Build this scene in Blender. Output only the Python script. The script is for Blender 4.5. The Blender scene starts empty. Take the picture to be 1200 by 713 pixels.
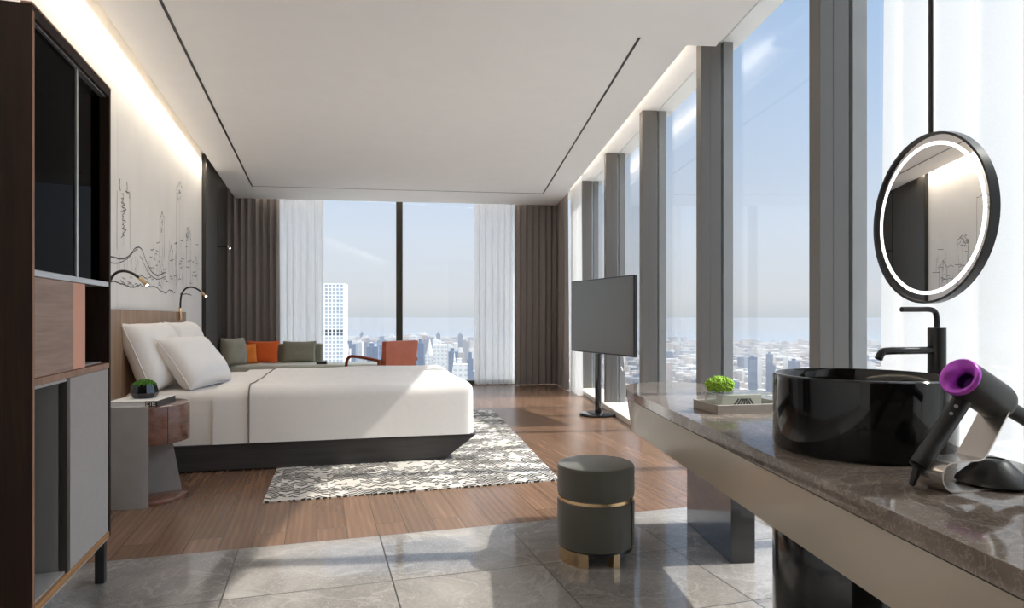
import bpy, bmesh, math, random
from mathutils import Vector, Matrix
C = bpy.context.scene
COL = C.collection
R = math.radians
PI = math.pi
random.seed(7)

# ------------------------------------------------------------------ frames
F = 771.6
H = 1.10
aL = math.atan2(229, 771.6)      # left wall / tiles / bed
aW = math.atan2(53, 771.6)       # window wall / vanity
nL = Vector((math.cos(aL), math.sin(aL))); dL = Vector((-math.sin(aL), math.cos(aL)))
nW = Vector((math.cos(aW), math.sin(aW))); dW = Vector((-math.sin(aW), math.cos(aW)))
SB = 0.132                        # back wall slope dy/dx
aB = math.atan(SB)
dB = Vector((math.cos(aB), math.sin(aB)))
def L(p, t, z=0.0):
    v = nL * p + dL * t; return Vector((v.x, v.y, z))
def W(q, t, z=0.0):
    v = nW * q + dW * t; return Vector((v.x, v.y, z))
def B(x, off=0.0, z=0.0):
    return Vector((x, 10.62 + off + SB * x, z))
def isect(n1, c1, n2, c2):
    d = n1[0] * n2[1] - n1[1] * n2[0]
    return Vector(((c1 * n2[1] - n1[1] * c2) / d, (n1[0] * c2 - c1 * n2[0]) / d, 0))
LW = ((nL.x, nL.y)); WW = ((nW.x, nW.y)); BW = (-SB, 1.0); NW_ = (0.0, 1.0); DL = (dL.x, dL.y); DW = (dW.x, dW.y)

# ------------------------------------------------------------------ nodes / materials
def new_mat(name):
    m = bpy.data.materials.new(name); m.use_nodes = True
    nt = m.node_tree
    for n in list(nt.nodes): nt.nodes.remove(n)
    out = nt.nodes.new('ShaderNodeOutputMaterial')
    return m, nt, out
def N(nt, typ, **kw):
    n = nt.nodes.new(typ)
    for k, v in kw.items():
        if k.startswith('i_'):
            n.inputs[k[2:].replace('_', ' ')].default_value = v
        elif isinstance(k, str):
            setattr(n, k, v)
    return n
def lk(nt, a, b): nt.links.new(a, b)
def srgb(r, g, b):
    f = lambda c: (c / 255 / 12.92) if c / 255 <= 0.04045 else (((c / 255) + 0.055) / 1.055) ** 2.4
    return (f(r), f(g), f(b), 1.0)
def principled(nt, out, col=None, rough=0.5, metal=0.0, spec=0.5, coat=0.0, coat_rough=0.05):
    b = nt.nodes.new('ShaderNodeBsdfPrincipled')
    if col is not None: b.inputs['Base Color'].default_value = col
    b.inputs['Roughness'].default_value = rough
    b.inputs['Metallic'].default_value = metal
    b.inputs['Specular IOR Level'].default_value = spec
    b.inputs['Coat Weight'].default_value = coat
    b.inputs['Coat Roughness'].default_value = coat_rough
    lk(nt, b.outputs['BSDF'], out.inputs['Surface'])
    return b
def ramp(nt, stops, interp='LINEAR'):
    r = nt.nodes.new('ShaderNodeValToRGB'); r.color_ramp.interpolation = interp
    e = r.color_ramp.elements
    while len(e) < len(stops): e.new(0.5)
    for el, (p, c) in zip(e, stops): el.position = p; el.color = c
    return r
def coords(nt, scale=(1, 1, 1), rot=(0, 0, 0), loc=(0, 0, 0)):
    tc = nt.nodes.new('ShaderNodeTexCoord'); mp = nt.nodes.new('ShaderNodeMapping')
    mp.inputs['Scale'].default_value = scale; mp.inputs['Rotation'].default_value = rot; mp.inputs['Location'].default_value = loc
    lk(nt, tc.outputs['Object'], mp.inputs['Vector'])
    return mp.outputs['Vector']
def mixc(nt, a, b, fac, blend='MIX'):
    m = nt.nodes.new('ShaderNodeMix'); m.data_type = 'RGBA'; m.blend_type = blend
    for i, v in ((6, a), (7, b), (0, fac)):
        if hasattr(v, 'links') or hasattr(v, 'is_linked'): lk(nt, v, m.inputs[i])
        else: m.inputs[i].default_value = v
    return m.outputs[2]
def math_(nt, op, a, b=None, c=None):
    m = nt.nodes.new('ShaderNodeMath'); m.operation = op
    for i, v in enumerate((a, b, c)):
        if v is None: continue
        if hasattr(v, 'is_linked'): lk(nt, v, m.inputs[i])
        else: m.inputs[i].default_value = v
    return m.outputs[0]
def bump(nt, bs, height, strength=0.2, dist=0.01):
    b = nt.nodes.new('ShaderNodeBump'); b.inputs['Strength'].default_value = strength; b.inputs['Distance'].default_value = dist
    lk(nt, height, b.inputs['Height']); lk(nt, b.outputs['Normal'], bs.inputs['Normal'])

def m_plain(name, col, rough=0.5, metal=0.0, spec=0.5, var=0.06, scale=6.0, bumpy=0.0, coat=0.0):
    m, nt, out = new_mat(name); b = principled(nt, out, col, rough, metal, spec, coat)
    v = coords(nt, (scale,) * 3); nz = N(nt, 'ShaderNodeTexNoise'); nz.inputs['Detail'].default_value = 4
    nz.inputs['Scale'].default_value = 1.0; lk(nt, v, nz.inputs['Vector'])
    dk = tuple(c * (1 - var) for c in col[:3]) + (1,); lt = tuple(min(1, c * (1 + var)) for c in col[:3]) + (1,)
    r = ramp(nt, [(0.3, dk), (0.7, lt)]); lk(nt, nz.outputs['Fac'], r.inputs['Fac']); lk(nt, r.outputs['Color'], b.inputs['Base Color'])
    if bumpy: bump(nt, b, nz.outputs['Fac'], bumpy, 0.01)
    return m
def m_fabric(name, col, rough=0.9, thread=260.0, var=0.12, sheen=0.2, strength=0.15):
    m, nt, out = new_mat(name); b = principled(nt, out, col, rough, 0, 0.2)
    b.inputs['Sheen Weight'].default_value = sheen
    v = coords(nt)
    w1 = N(nt, 'ShaderNodeTexWave', wave_type='BANDS', bands_direction='X'); w1.inputs['Scale'].default_value = thread; w1.inputs['Distortion'].default_value = 1.5
    w2 = N(nt, 'ShaderNodeTexWave', wave_type='BANDS', bands_direction='Z'); w2.inputs['Scale'].default_value = thread; w2.inputs['Distortion'].default_value = 1.5
    lk(nt, v, w1.inputs['Vector']); lk(nt, v, w2.inputs['Vector'])
    nz = N(nt, 'ShaderNodeTexNoise'); nz.inputs['Scale'].default_value = 30; nz.inputs['Detail'].default_value = 5; lk(nt, v, nz.inputs['Vector'])
    s = math_(nt, 'ADD', w1.outputs['Fac'], w2.outputs['Fac']); s = math_(nt, 'MULTIPLY_ADD', nz.outputs['Fac'], 1.2, s); s = math_(nt, 'MULTIPLY', s, 0.33)
    dk = tuple(c * (1 - var) for c in col[:3]) + (1,); lt = tuple(min(1, c * (1 + var)) for c in col[:3]) + (1,)
    r = ramp(nt, [(0.25, dk), (0.8, lt)]); lk(nt, s, r.inputs['Fac']); lk(nt, r.outputs['Color'], b.inputs['Base Color'])
    bump(nt, b, s, strength, 0.003)
    return m
def m_wood(name, dark, light, rough=0.4, axis='Z', scale=1.0, spec=0.4, coat=0.0):
    m, nt, out = new_mat(name); b = principled(nt, out, light, rough, 0, spec, coat)
    st = {'X': (1.2, 22, 22), 'Y': (22, 1.2, 22), 'Z': (22, 22, 1.2)}[axis]
    v = coords(nt, tuple(s * scale for s in st))
    nz = N(nt, 'ShaderNodeTexNoise'); nz.inputs['Scale'].default_value = 1.0; nz.inputs['Detail'].default_value = 8; nz.inputs['Roughness'].default_value = 0.65; nz.inputs['Distortion'].default_value = 0.6
    lk(nt, v, nz.inputs['Vector'])
    v2 = coords(nt, tuple(s * scale * 6 for s in st)); n2 = N(nt, 'ShaderNodeTexNoise'); n2.inputs['Scale'].default_value = 1.0; n2.inputs['Detail'].default_value = 3; lk(nt, v2, n2.inputs['Vector'])
    f = math_(nt, 'MULTIPLY_ADD', n2.outputs['Fac'], 0.35, math_(nt, 'MULTIPLY', nz.outputs['Fac'], 0.75))
    r = ramp(nt, [(0.32, dark), (0.72, light)]); lk(nt, f, r.inputs['Fac']); lk(nt, r.outputs['Color'], b.inputs['Base Color'])
    bump(nt, b, f, 0.08, 0.004)
    return m
def m_marble(name, base, dark, vein, rough=0.08, scale=1.6, tile=None, spec=0.6, fine=0.35):
    m, nt, out = new_mat(name); b = principled(nt, out, base, rough, 0, spec)
    v = coords(nt)
    n1 = N(nt, 'ShaderNodeTexNoise'); n1.inputs['Scale'].default_value = scale * 1.3; n1.inputs['Detail'].default_value = 7; n1.inputs['Roughness'].default_value = 0.6; n1.inputs['Distortion'].default_value = 0.9
    vv = v
    tcol = None
    if tile:
        bw, bh, off = tile
        mp = nt.nodes.new('ShaderNodeMapping'); mp.inputs['Location'].default_value = (off[0], off[1], 0); lk(nt, v, mp.inputs['Vector'])
        br = N(nt, 'ShaderNodeTexBrick', offset=0.0, squash=1.0)
        br.inputs['Color1'].default_value = (0, 0, 0, 1); br.inputs['Color2'].default_value = (1, 1, 1, 1); br.inputs['Mortar'].default_value = (0.5, 0.5, 0.5, 1)
        br.inputs['Scale'].default_value = 1.0; br.inputs['Mortar Size'].default_value = 0.0028; br.inputs['Mortar Smooth'].default_value = 0.0
        br.inputs['Bias'].default_value = 0.0; br.inputs['Brick Width'].default_value = bw; br.inputs['Row Height'].default_value = bh
        lk(nt, mp.outputs['Vector'], br.inputs['Vector'])
        sc = nt.nodes.new('ShaderNodeVectorMath'); sc.operation = 'MULTIPLY_ADD'
        lk(nt, br.outputs['Color'], sc.inputs[0]); sc.inputs[1].default_value = (7.3, 5.1, 9.7); lk(nt, v, sc.inputs[2])
        vv = sc.outputs[0]
        tcol = br
    lk(nt, vv, n1.inputs['Vector'])
    r1 = ramp(nt, [(0.3, dark), (0.68, base)]); lk(nt, n1.outputs['Fac'], r1.inputs['Fac'])
    n2 = N(nt, 'ShaderNodeTexNoise'); n2.inputs['Scale'].default_value = scale * 1.1; n2.inputs['Detail'].default_value = 6; n2.inputs['Distortion'].default_value = 1.6; lk(nt, vv, n2.inputs['Vector'])
    d = math_(nt, 'ABSOLUTE', math_(nt, 'SUBTRACT', n2.outputs['Fac'], 0.5))
    r2 = ramp(nt, [(0.0, (1, 1, 1, 1)), (0.014, (0, 0, 0, 1))]); lk(nt, d, r2.inputs['Fac'])
    n3 = N(nt, 'ShaderNodeTexNoise'); n3.inputs['Scale'].default_value = scale * 13; n3.inputs['Detail'].default_value = 10; n3.inputs['Distortion'].default_value = 2.5; lk(nt, vv, n3.inputs['Vector'])
    d3 = math_(nt, 'ABSOLUTE', math_(nt, 'SUBTRACT', n3.outputs['Fac'], 0.5))
    r3 = ramp(nt, [(0.0, (1, 1, 1, 1)), (0.03, (0, 0, 0, 1))]); lk(nt, d3, r3.inputs['Fac'])
    f = math_(nt, 'MAXIMUM', math_(nt, 'MULTIPLY', r2.outputs['Color'], 0.28), math_(nt, 'MULTIPLY', r3.outputs['Color'], fine))
    c = mixc(nt, r1.outputs['Color'], vein, f)
    if tcol:
        c = mixc(nt, c, (0.03, 0.03, 0.03, 1), tcol.outputs['Fac'])
        rr = math_(nt, 'MULTIPLY_ADD', tcol.outputs['Fac'], 0.5, rough); lk(nt, rr, b.inputs['Roughness'])
    lk(nt, c, b.inputs['Base Color'])
    return m
def m_emit(name, col, strength):
    m, nt, out = new_mat(name); e = nt.nodes.new('ShaderNodeEmission'); e.inputs['Color'].default_value = col; e.inputs['Strength'].default_value = strength
    lk(nt, e.outputs[0], out.inputs['Surface']); return m
def m_glass(name, tint=(0.97, 0.985, 0.98, 1), f0=0.04, rough=0.0, edge=1.0):
    m, nt, out = new_mat(name)
    lw = nt.nodes.new('ShaderNodeLayerWeight'); lw.inputs['Blend'].default_value = 0.5
    p = math_(nt, 'POWER', lw.outputs['Facing'], 5.0)
    f = math_(nt, 'MULTIPLY_ADD', p, edge - f0, f0)
    t = nt.nodes.new('ShaderNodeBsdfTransparent'); t.inputs['Color'].default_value = tint
    g = nt.nodes.new('ShaderNodeBsdfGlossy'); g.inputs['Roughness'].default_value = rough
    mx = nt.nodes.new('ShaderNodeMixShader'); lk(nt, f, mx.inputs[0]); lk(nt, t.outputs[0], mx.inputs[1]); lk(nt, g.outputs[0], mx.inputs[2])
    lk(nt, mx.outputs[0], out.inputs['Surface']); return m
def m_sheer(name, col=(0.80, 0.79, 0.78, 1), transp=0.2):
    m, nt, out = new_mat(name)
    d = nt.nodes.new('ShaderNodeBsdfDiffuse'); d.inputs['Color'].default_value = col
    tr = nt.nodes.new('ShaderNodeBsdfTranslucent'); tr.inputs['Color'].default_value = col
    t = nt.nodes.new('ShaderNodeBsdfTransparent')
    v = coords(nt); w = N(nt, 'ShaderNodeTexNoise'); w.inputs['Scale'].default_value = 220; lk(nt, v, w.inputs['Vector'])
    m1 = nt.nodes.new('ShaderNodeMixShader'); m1.inputs[0].default_value = 0.5; lk(nt, d.outputs[0], m1.inputs[1]); lk(nt, tr.outputs[0], m1.inputs[2])
    m2 = nt.nodes.new('ShaderNodeMixShader'); lk(nt, math_(nt, 'MULTIPLY_ADD', w.outputs['Fac'], 0.1, transp - 0.05), m2.inputs[0]); lk(nt, m1.outputs[0], m2.inputs[1]); lk(nt, t.outputs[0], m2.inputs[2])
    lk(nt, m2.outputs[0], out.inputs['Surface']); return m

M = {}
M['white'] = m_plain('white_paint', srgb(242, 240, 238), 0.7, var=0.01)
M['wallp'] = m_plain('cream_wallcovering', srgb(240, 236, 230), 0.75, var=0.025, scale=3, bumpy=0.05)
M['black'] = m_plain('black_metal', (0.012, 0.012, 0.013, 1), 0.35, var=0.1)
M['blackgloss'] = m_plain('black_gloss', (0.008, 0.008, 0.009, 1), 0.12, var=0.1, coat=0.5)
M['sinkblack'] = m_plain('black_ceramic', (0.006, 0.006, 0.006, 1), 0.08, var=0.1, spec=0.5)
M['brass'] = m_plain('brass', (0.72, 0.52, 0.30, 1), 0.25, 1.0, var=0.05)
M['steel'] = m_plain('brushed_aluminium', (0.62, 0.62, 0.62, 1), 0.35, 0.9, var=0.05)
M['mirror'] = m_plain('mirror_silver', (0.93, 0.93, 0.93, 1), 0.0, 1.0, var=0.0)
M['column'] = m_plain('column_cladding', srgb(112, 108, 104), 0.45, 0.1, var=0.03, scale=2)
M['fin'] = m_plain('reflection_pale_mullion', srgb(146, 144, 142), 0.5, 0.0, var=0.05)  # fin colour lightened to stand in for room reflections on the dark mullions
M['bmull'] = m_plain('olive_mullion', srgb(66, 64, 54), 0.45, 0.3, var=0.05)
M['sill'] = m_plain('cream_stone_sill', srgb(214, 206, 194), 0.35, var=0.05, scale=5)
M['glass'] = m_glass('window_glass', f0=0.016, edge=0.8)
M['clear'] = m_glass('clear_glass', (0.95, 0.97, 0.96, 1), 0.04)
M['darkglass'] = m_glass('smoked_glass', (0.16, 0.15, 0.145, 1), 0.006, 0.0, 0.12)
M['walnut_dark'] = m_wood('dark_walnut', srgb(22, 12, 7), srgb(46, 28, 18), 0.6, 'Z', 1.0, 0.2)
M['walnut_edge'] = m_wood('walnut_edge', srgb(120, 84, 62), srgb(168, 124, 96), 0.45, 'Z')
M['oak_gold'] = m_wood('golden_edge', srgb(138, 94, 52), srgb(190, 140, 84), 0.4, 'Y')
M['ashwood'] = m_wood('greyed_oak', srgb(118, 92, 78), srgb(172, 142, 124), 0.5, 'Y', 0.8)
M['peach'] = m_plain('peach_lacquer', srgb(222, 158, 128), 0.5, var=0.04)
M['greylin'] = m_fabric('grey_linen_board', srgb(170, 163, 158), 0.8, 180, 0.08, 0.0)
M['niche'] = m_plain('grey_lining', srgb(140, 137, 134), 0.7, var=0.03)
M['nichefloor'] = m_plain('pale_lining', srgb(172, 168, 164), 0.6, var=0.03)
M['cabback'] = m_plain('charcoal_lining', srgb(34, 31, 30), 0.6, var=0.05)
M['headboard'] = m_wood('headboard_veneer', srgb(128, 98, 72), srgb(176, 144, 114), 0.5, 'Z', 0.9)
M['panel'] = m_plain('bronze_wall_panel', srgb(66, 62, 57), 0.4, 0.1, var=0.08, scale=1.5)
M['panel_edge'] = m_plain('dark_trim', srgb(38, 34, 30), 0.4, var=0.05)
M['drape'] = m_fabric('taupe_drape', srgb(150, 143, 140), 0.9, 150, 0.1)
M['sheer'] = m_sheer('white_sheer')
M['linen'] = m_fabric('white_bed_linen', srgb(236, 231, 226), 0.9, 200, 0.04, 0.1, 0.08)
M['duvet'] = m_fabric('ivory_duvet', srgb(236, 231, 226), 0.9, 160, 0.05, 0.1, 0.1)
M['pillow'] = m_fabric('white_pillow', srgb(238, 234, 230), 0.9, 200, 0.03, 0.1, 0.08)
M['piping'] = m_plain('grey_piping', srgb(120, 114, 108), 0.8)
M['bedbase'] = m_wood('charcoal_bed_base', srgb(50, 48, 48), srgb(78, 74, 73), 0.5, 'X', 0.8)
M['sage'] = m_fabric('sage_upholstery', srgb(158, 155, 140), 0.9, 120, 0.1)
M['sage_dark'] = m_fabric('dark_sage_cushion', srgb(140, 138, 122), 0.9, 120, 0.12)
M['sage_seat'] = m_fabric('pale_sage_seat', srgb(204, 203, 190), 0.9, 120, 0.06)
M['orange'] = m_fabric('orange_cushion', srgb(226, 106, 48), 0.85, 140, 0.1)
M['amber'] = m_fabric('amber_cushion', srgb(226, 130, 52), 0.85, 140, 0.1)
M['leather'] = m_plain('tan_leather', srgb(186, 98, 66), 0.45, var=0.08, scale=12, bumpy=0.05)
M['chairwood'] = m_wood('cherry_wood', srgb(120, 52, 30), srgb(168, 84, 54), 0.35, 'Y')
M['velvet'] = m_fabric('dark_olive_velvet', srgb(86, 84, 76), 0.6, 220, 0.1, 0.35)
M['ntgrey'] = m_plain('grey_leather_shell', srgb(150, 143, 137), 0.55, var=0.05, scale=14)
M['ntwood'] = m_wood('walnut_gloss', srgb(72, 42, 30), srgb(136, 92, 74), 0.18, 'Y', 0.8, 0.5, 0.4)
M['moss'] = m_plain('dark_moss', srgb(70, 118, 34), 0.9, var=0.4, scale=120)
M['moss2'] = m_plain('lime_moss', srgb(140, 176, 58), 0.9, var=0.3, scale=160)
M['paper'] = m_plain('white_paper', srgb(232, 230, 226), 0.7, var=0.02)
M['apron'] = m_plain('taupe_lacquer', srgb(172, 160, 146), 0.16, var=0.02, scale=2)
M['screen'] = m_plain('tv_screen', (0.135, 0.138, 0.143, 1), 0.3, var=0.02, spec=0.8)
M['purple'] = m_plain('purple_anodised', srgb(206, 96, 220), 0.3, 0.5, var=0.1)
M['purple_dark'] = m_plain('purple_core', srgb(70, 18, 96), 0.35, 0.4, var=0.1)
M['dryer'] = m_plain('charcoal_plastic', (0.022, 0.021, 0.021, 1), 0.38, var=0.05)
M['stand'] = m_plain('champagne_steel', (0.62, 0.57, 0.53, 1), 0.22, 0.85, var=0.02)
M['ring'] = m_emit('ring_light', (1, 0.985, 0.96, 1), 1.6)
M['bulb'] = m_emit('warm_bulb', (1, 0.9, 0.75, 1), 25)
M['ink'] = m_plain('grey_ink', srgb(84, 82, 82), 0.8, var=0.3, scale=8)
M['tray'] = m_plain('grey_tray', srgb(150, 142, 134), 0.45, var=0.06, scale=20)
M['marble_top'] = m_marble('brown_grey_marble', srgb(136, 124, 115), srgb(88, 78, 71), srgb(196, 186, 176), 0.07, 2.2, fine=0.32)
M['tile'] = m_marble('grey_marble_tile', srgb(162, 155, 149), srgb(112, 107, 102), srgb(200, 196, 190), 0.06, 1.5,
                     tile=(0.659, 0.5905, (0.355 + 0.659 * 4, -3.362 + 0.5905 * 10)), fine=0.28)
M['wall_dark'] = m_wood('dark_wall_veneer', srgb(46, 38, 32), srgb(74, 64, 55), 0.5, 'Z')

def wood_floor_mat():
    m, nt, out = new_mat('walnut_plank_floor'); b = principled(nt, out, (0.2, 0.12, 0.08, 1), 0.24, 0, 0.5)
    v = coords(nt, rot=(0, 0, R(90)))
    br = N(nt, 'ShaderNodeTexBrick', offset=0.37, squash=1.0)
    br.inputs['Color1'].default_value = (0, 0, 0, 1); br.inputs['Color2'].default_value = (1, 1, 1, 1); br.inputs['Mortar'].default_value = (0.5,) * 3 + (1,)
    br.inputs['Scale'].default_value = 1; br.inputs['Mortar Size'].default_value = 0.0013; br.inputs['Mortar Smooth'].default_value = 0.2; br.inputs['Brick Width'].default_value = 2.6; br.inputs['Row Height'].default_value = 0.15
    lk(nt, v, br.inputs['Vector'])
    mp = nt.nodes.new('ShaderNodeMapping'); mp.inputs['Scale'].default_value = (16, 1.3, 16); tc = nt.nodes.new('ShaderNodeTexCoord')
    ad = nt.nodes.new('ShaderNodeVectorMath'); ad.operation = 'MULTIPLY_ADD'; lk(nt, br.outputs['Color'], ad.inputs[0]); ad.inputs[1].default_value = (3.7, 5.3, 2.1); lk(nt, tc.outputs['Object'], ad.inputs[2])
    lk(nt, ad.outputs[0], mp.inputs['Vector'])
    n1 = N(nt, 'ShaderNodeTexNoise'); n1.inputs['Scale'].default_value = 1; n1.inputs['Detail'].default_value = 9; n1.inputs['Roughness'].default_value = 0.65; n1.inputs['Distortion'].default_value = 1.0; lk(nt, mp.outputs[0], n1.inputs['Vector'])
    wv = N(nt, 'ShaderNodeTexWave', wave_type='BANDS', bands_direction='X'); wv.inputs['Scale'].default_value = 0.55; wv.inputs['Distortion'].default_value = 9; wv.inputs['Detail'].default_value = 4; wv.inputs['Detail Scale'].default_value = 0.8; lk(nt, mp.outputs[0], wv.inputs['Vector'])
    f = math_(nt, 'MULTIPLY_ADD', wv.outputs['Fac'], 0.16, math_(nt, 'MULTIPLY', n1.outputs['Fac'], 0.75))
    r = ramp(nt, [(0.12, srgb(100, 76, 60)), (0.5, srgb(120, 92, 73)), (0.8, srgb(143, 113, 91))]); lk(nt, f, r.inputs['Fac'])
    hv = nt.nodes.new('ShaderNodeHueSaturation'); lk(nt, r.outputs['Color'], hv.inputs['Color'])
    lk(nt, math_(nt, 'MULTIPLY_ADD', br.outputs['Color'], 0.3, 0.86), hv.inputs['Value'])
    c = mixc(nt, hv.outputs['Color'], (0.03, 0.02, 0.015, 1), br.outputs['Fac'])
    lk(nt, c, b.inputs['Base Color'])
    lk(nt, math_(nt, 'MULTIPLY_ADD', n1.outputs['Fac'], 0.14, 0.17), b.inputs['Roughness'])
    bump(nt, b, f, 0.02, 0.002)
    return m
M['wood'] = wood_floor_mat()

def rug_mat():
    m, nt, out = new_mat('black_and_ivory_woven_rug'); b = principled(nt, out, (0.6, 0.6, 0.6, 1), 0.95, 0, 0.1)
    tc = nt.nodes.new('ShaderNodeTexCoord'); sp = nt.nodes.new('ShaderNodeSeparateXYZ'); lk(nt, tc.outputs['Object'], sp.inputs[0])
    x, y = sp.outputs['X'], sp.outputs['Y']
    kx = math_(nt, 'FLOOR', math_(nt, 'MULTIPLY', x, 24.0))
    tri = math_(nt, 'PINGPONG', x, 1 / 24.0)
    wn = nt.nodes.new('ShaderNodeTexWhiteNoise'); wn.noise_dimensions = '1D'; lk(nt, kx, wn.inputs['W'])
    yy = math_(nt, 'MULTIPLY', math_(nt, 'ADD', math_(nt, 'MULTIPLY_ADD', wn.outputs['Value'], 0.03, y), math_(nt, 'MULTIPLY', tri, 0.9)), 27.0)
    st = math_(nt, 'PINGPONG', yy, 0.5)                                        # one dash per row and column
    cv = nt.nodes.new('ShaderNodeCombineXYZ'); lk(nt, kx, cv.inputs[0]); lk(nt, math_(nt, 'FLOOR', math_(nt, 'ADD', yy, 0.5)), cv.inputs[1])
    wc = nt.nodes.new('ShaderNodeTexWhiteNoise'); wc.noise_dimensions = '2D'; lk(nt, cv.outputs[0], wc.inputs['Vector'])
    n1 = N(nt, 'ShaderNodeTexNoise'); n1.inputs['Scale'].default_value = 1.0; n1.inputs['Detail'].default_value = 4; n1.inputs['Roughness'].default_value = 0.6
    mp = nt.nodes.new('ShaderNodeMapping'); mp.inputs['Scale'].default_value = (2.4, 5.0, 1); lk(nt, tc.outputs['Object'], mp.inputs[0]); lk(nt, mp.outputs[0], n1.inputs['Vector'])
    dens = math_(nt, 'MULTIPLY_ADD', n1.outputs['Fac'], 3.6, -1.08)
    dark = math_(nt, 'MULTIPLY', math_(nt, 'LESS_THAN', wc.outputs['Value'], dens), math_(nt, 'LESS_THAN', st, math_(nt, 'MULTIPLY_ADD', wc.outputs['Value'], 0.2, 0.26)))
    n3 = N(nt, 'ShaderNodeTexNoise'); n3.inputs['Scale'].default_value = 3.0; n3.inputs['Detail'].default_value = 6; lk(nt, tc.outputs['Object'], n3.inputs['Vector'])
    r = ramp(nt, [(0.35, srgb(184, 177, 168)), (0.65, srgb(216, 210, 202))]); lk(nt, n3.outputs['Fac'], r.inputs['Fac'])
    c = mixc(nt, r.outputs['Color'], srgb(30, 29, 29), math_(nt, 'MULTIPLY', dark, 0.95)); lk(nt, c, b.inputs['Base Color'])
    bump(nt, b, st, 0.3, 0.004)
    return m
M['rug'] = rug_mat()

def building_mat(name, stops, grid=(0.28, 0.3)):
    m, nt, out = new_mat(name); b = principled(nt, out, (0.5, 0.5, 0.5, 1), 0.6, 0, 0.3)
    oi = nt.nodes.new('ShaderNodeObjectInfo'); ge = nt.nodes.new('ShaderNodeNewGeometry')
    rv = math_(nt, 'FRACT', math_(nt, 'ADD', oi.outputs['Random'], ge.outputs['Random Per Island']))
    r = ramp(nt, stops, 'CONSTANT'); lk(nt, rv, r.inputs['Fac'])
    tc = nt.nodes.new('ShaderNodeTexCoord'); sp = nt.nodes.new('ShaderNodeSeparateXYZ'); lk(nt, ge.outputs['Position'], sp.inputs[0])
    zz = math_(nt, 'LESS_THAN', math_(nt, 'FRACT', math_(nt, 'MULTIPLY', sp.outputs['Z'], 0.125)), 0.4)
    xx = math_(nt, 'LESS_THAN', math_(nt, 'FRACT', math_(nt, 'MULTIPLY', math_(nt, 'ADD', sp.outputs['X'], sp.outputs['Y']), 0.11)), 0.55)
    f = math_(nt, 'MULTIPLY', math_(nt, 'MULTIPLY', zz, xx), 0.36)
    nz = nt.nodes.new('ShaderNodeSeparateXYZ'); lk(nt, ge.outputs['Normal'], nz.inputs[0])
    f = math_(nt, 'MULTIPLY', f, math_(nt, 'LESS_THAN', nz.outputs['Z'], 0.5))
    c = mixc(nt, r.outputs['Color'], srgb(70, 84, 104), f); lk(nt, c, b.inputs['Base Color'])
    return m
M['bldg'] = building_mat('city_masonry', [(0, srgb(179, 174, 170)), (0.2, srgb(153, 146, 142)), (0.36, srgb(198, 194, 191)), (0.55, srgb(131, 131, 137)), (0.68, srgb(184, 170, 162)), (0.82, srgb(109, 116, 131)), (0.92, srgb(207, 206, 203))])
M['bldg_glass'] = building_mat('city_blue_glass', [(0, srgb(82, 103, 131)), (0.5, srgb(97, 113, 135))])
M['bldg_white'] = building_mat('city_white_stone', [(0, srgb(197, 194, 193)), (0.5, srgb(207, 206, 203))])

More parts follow.
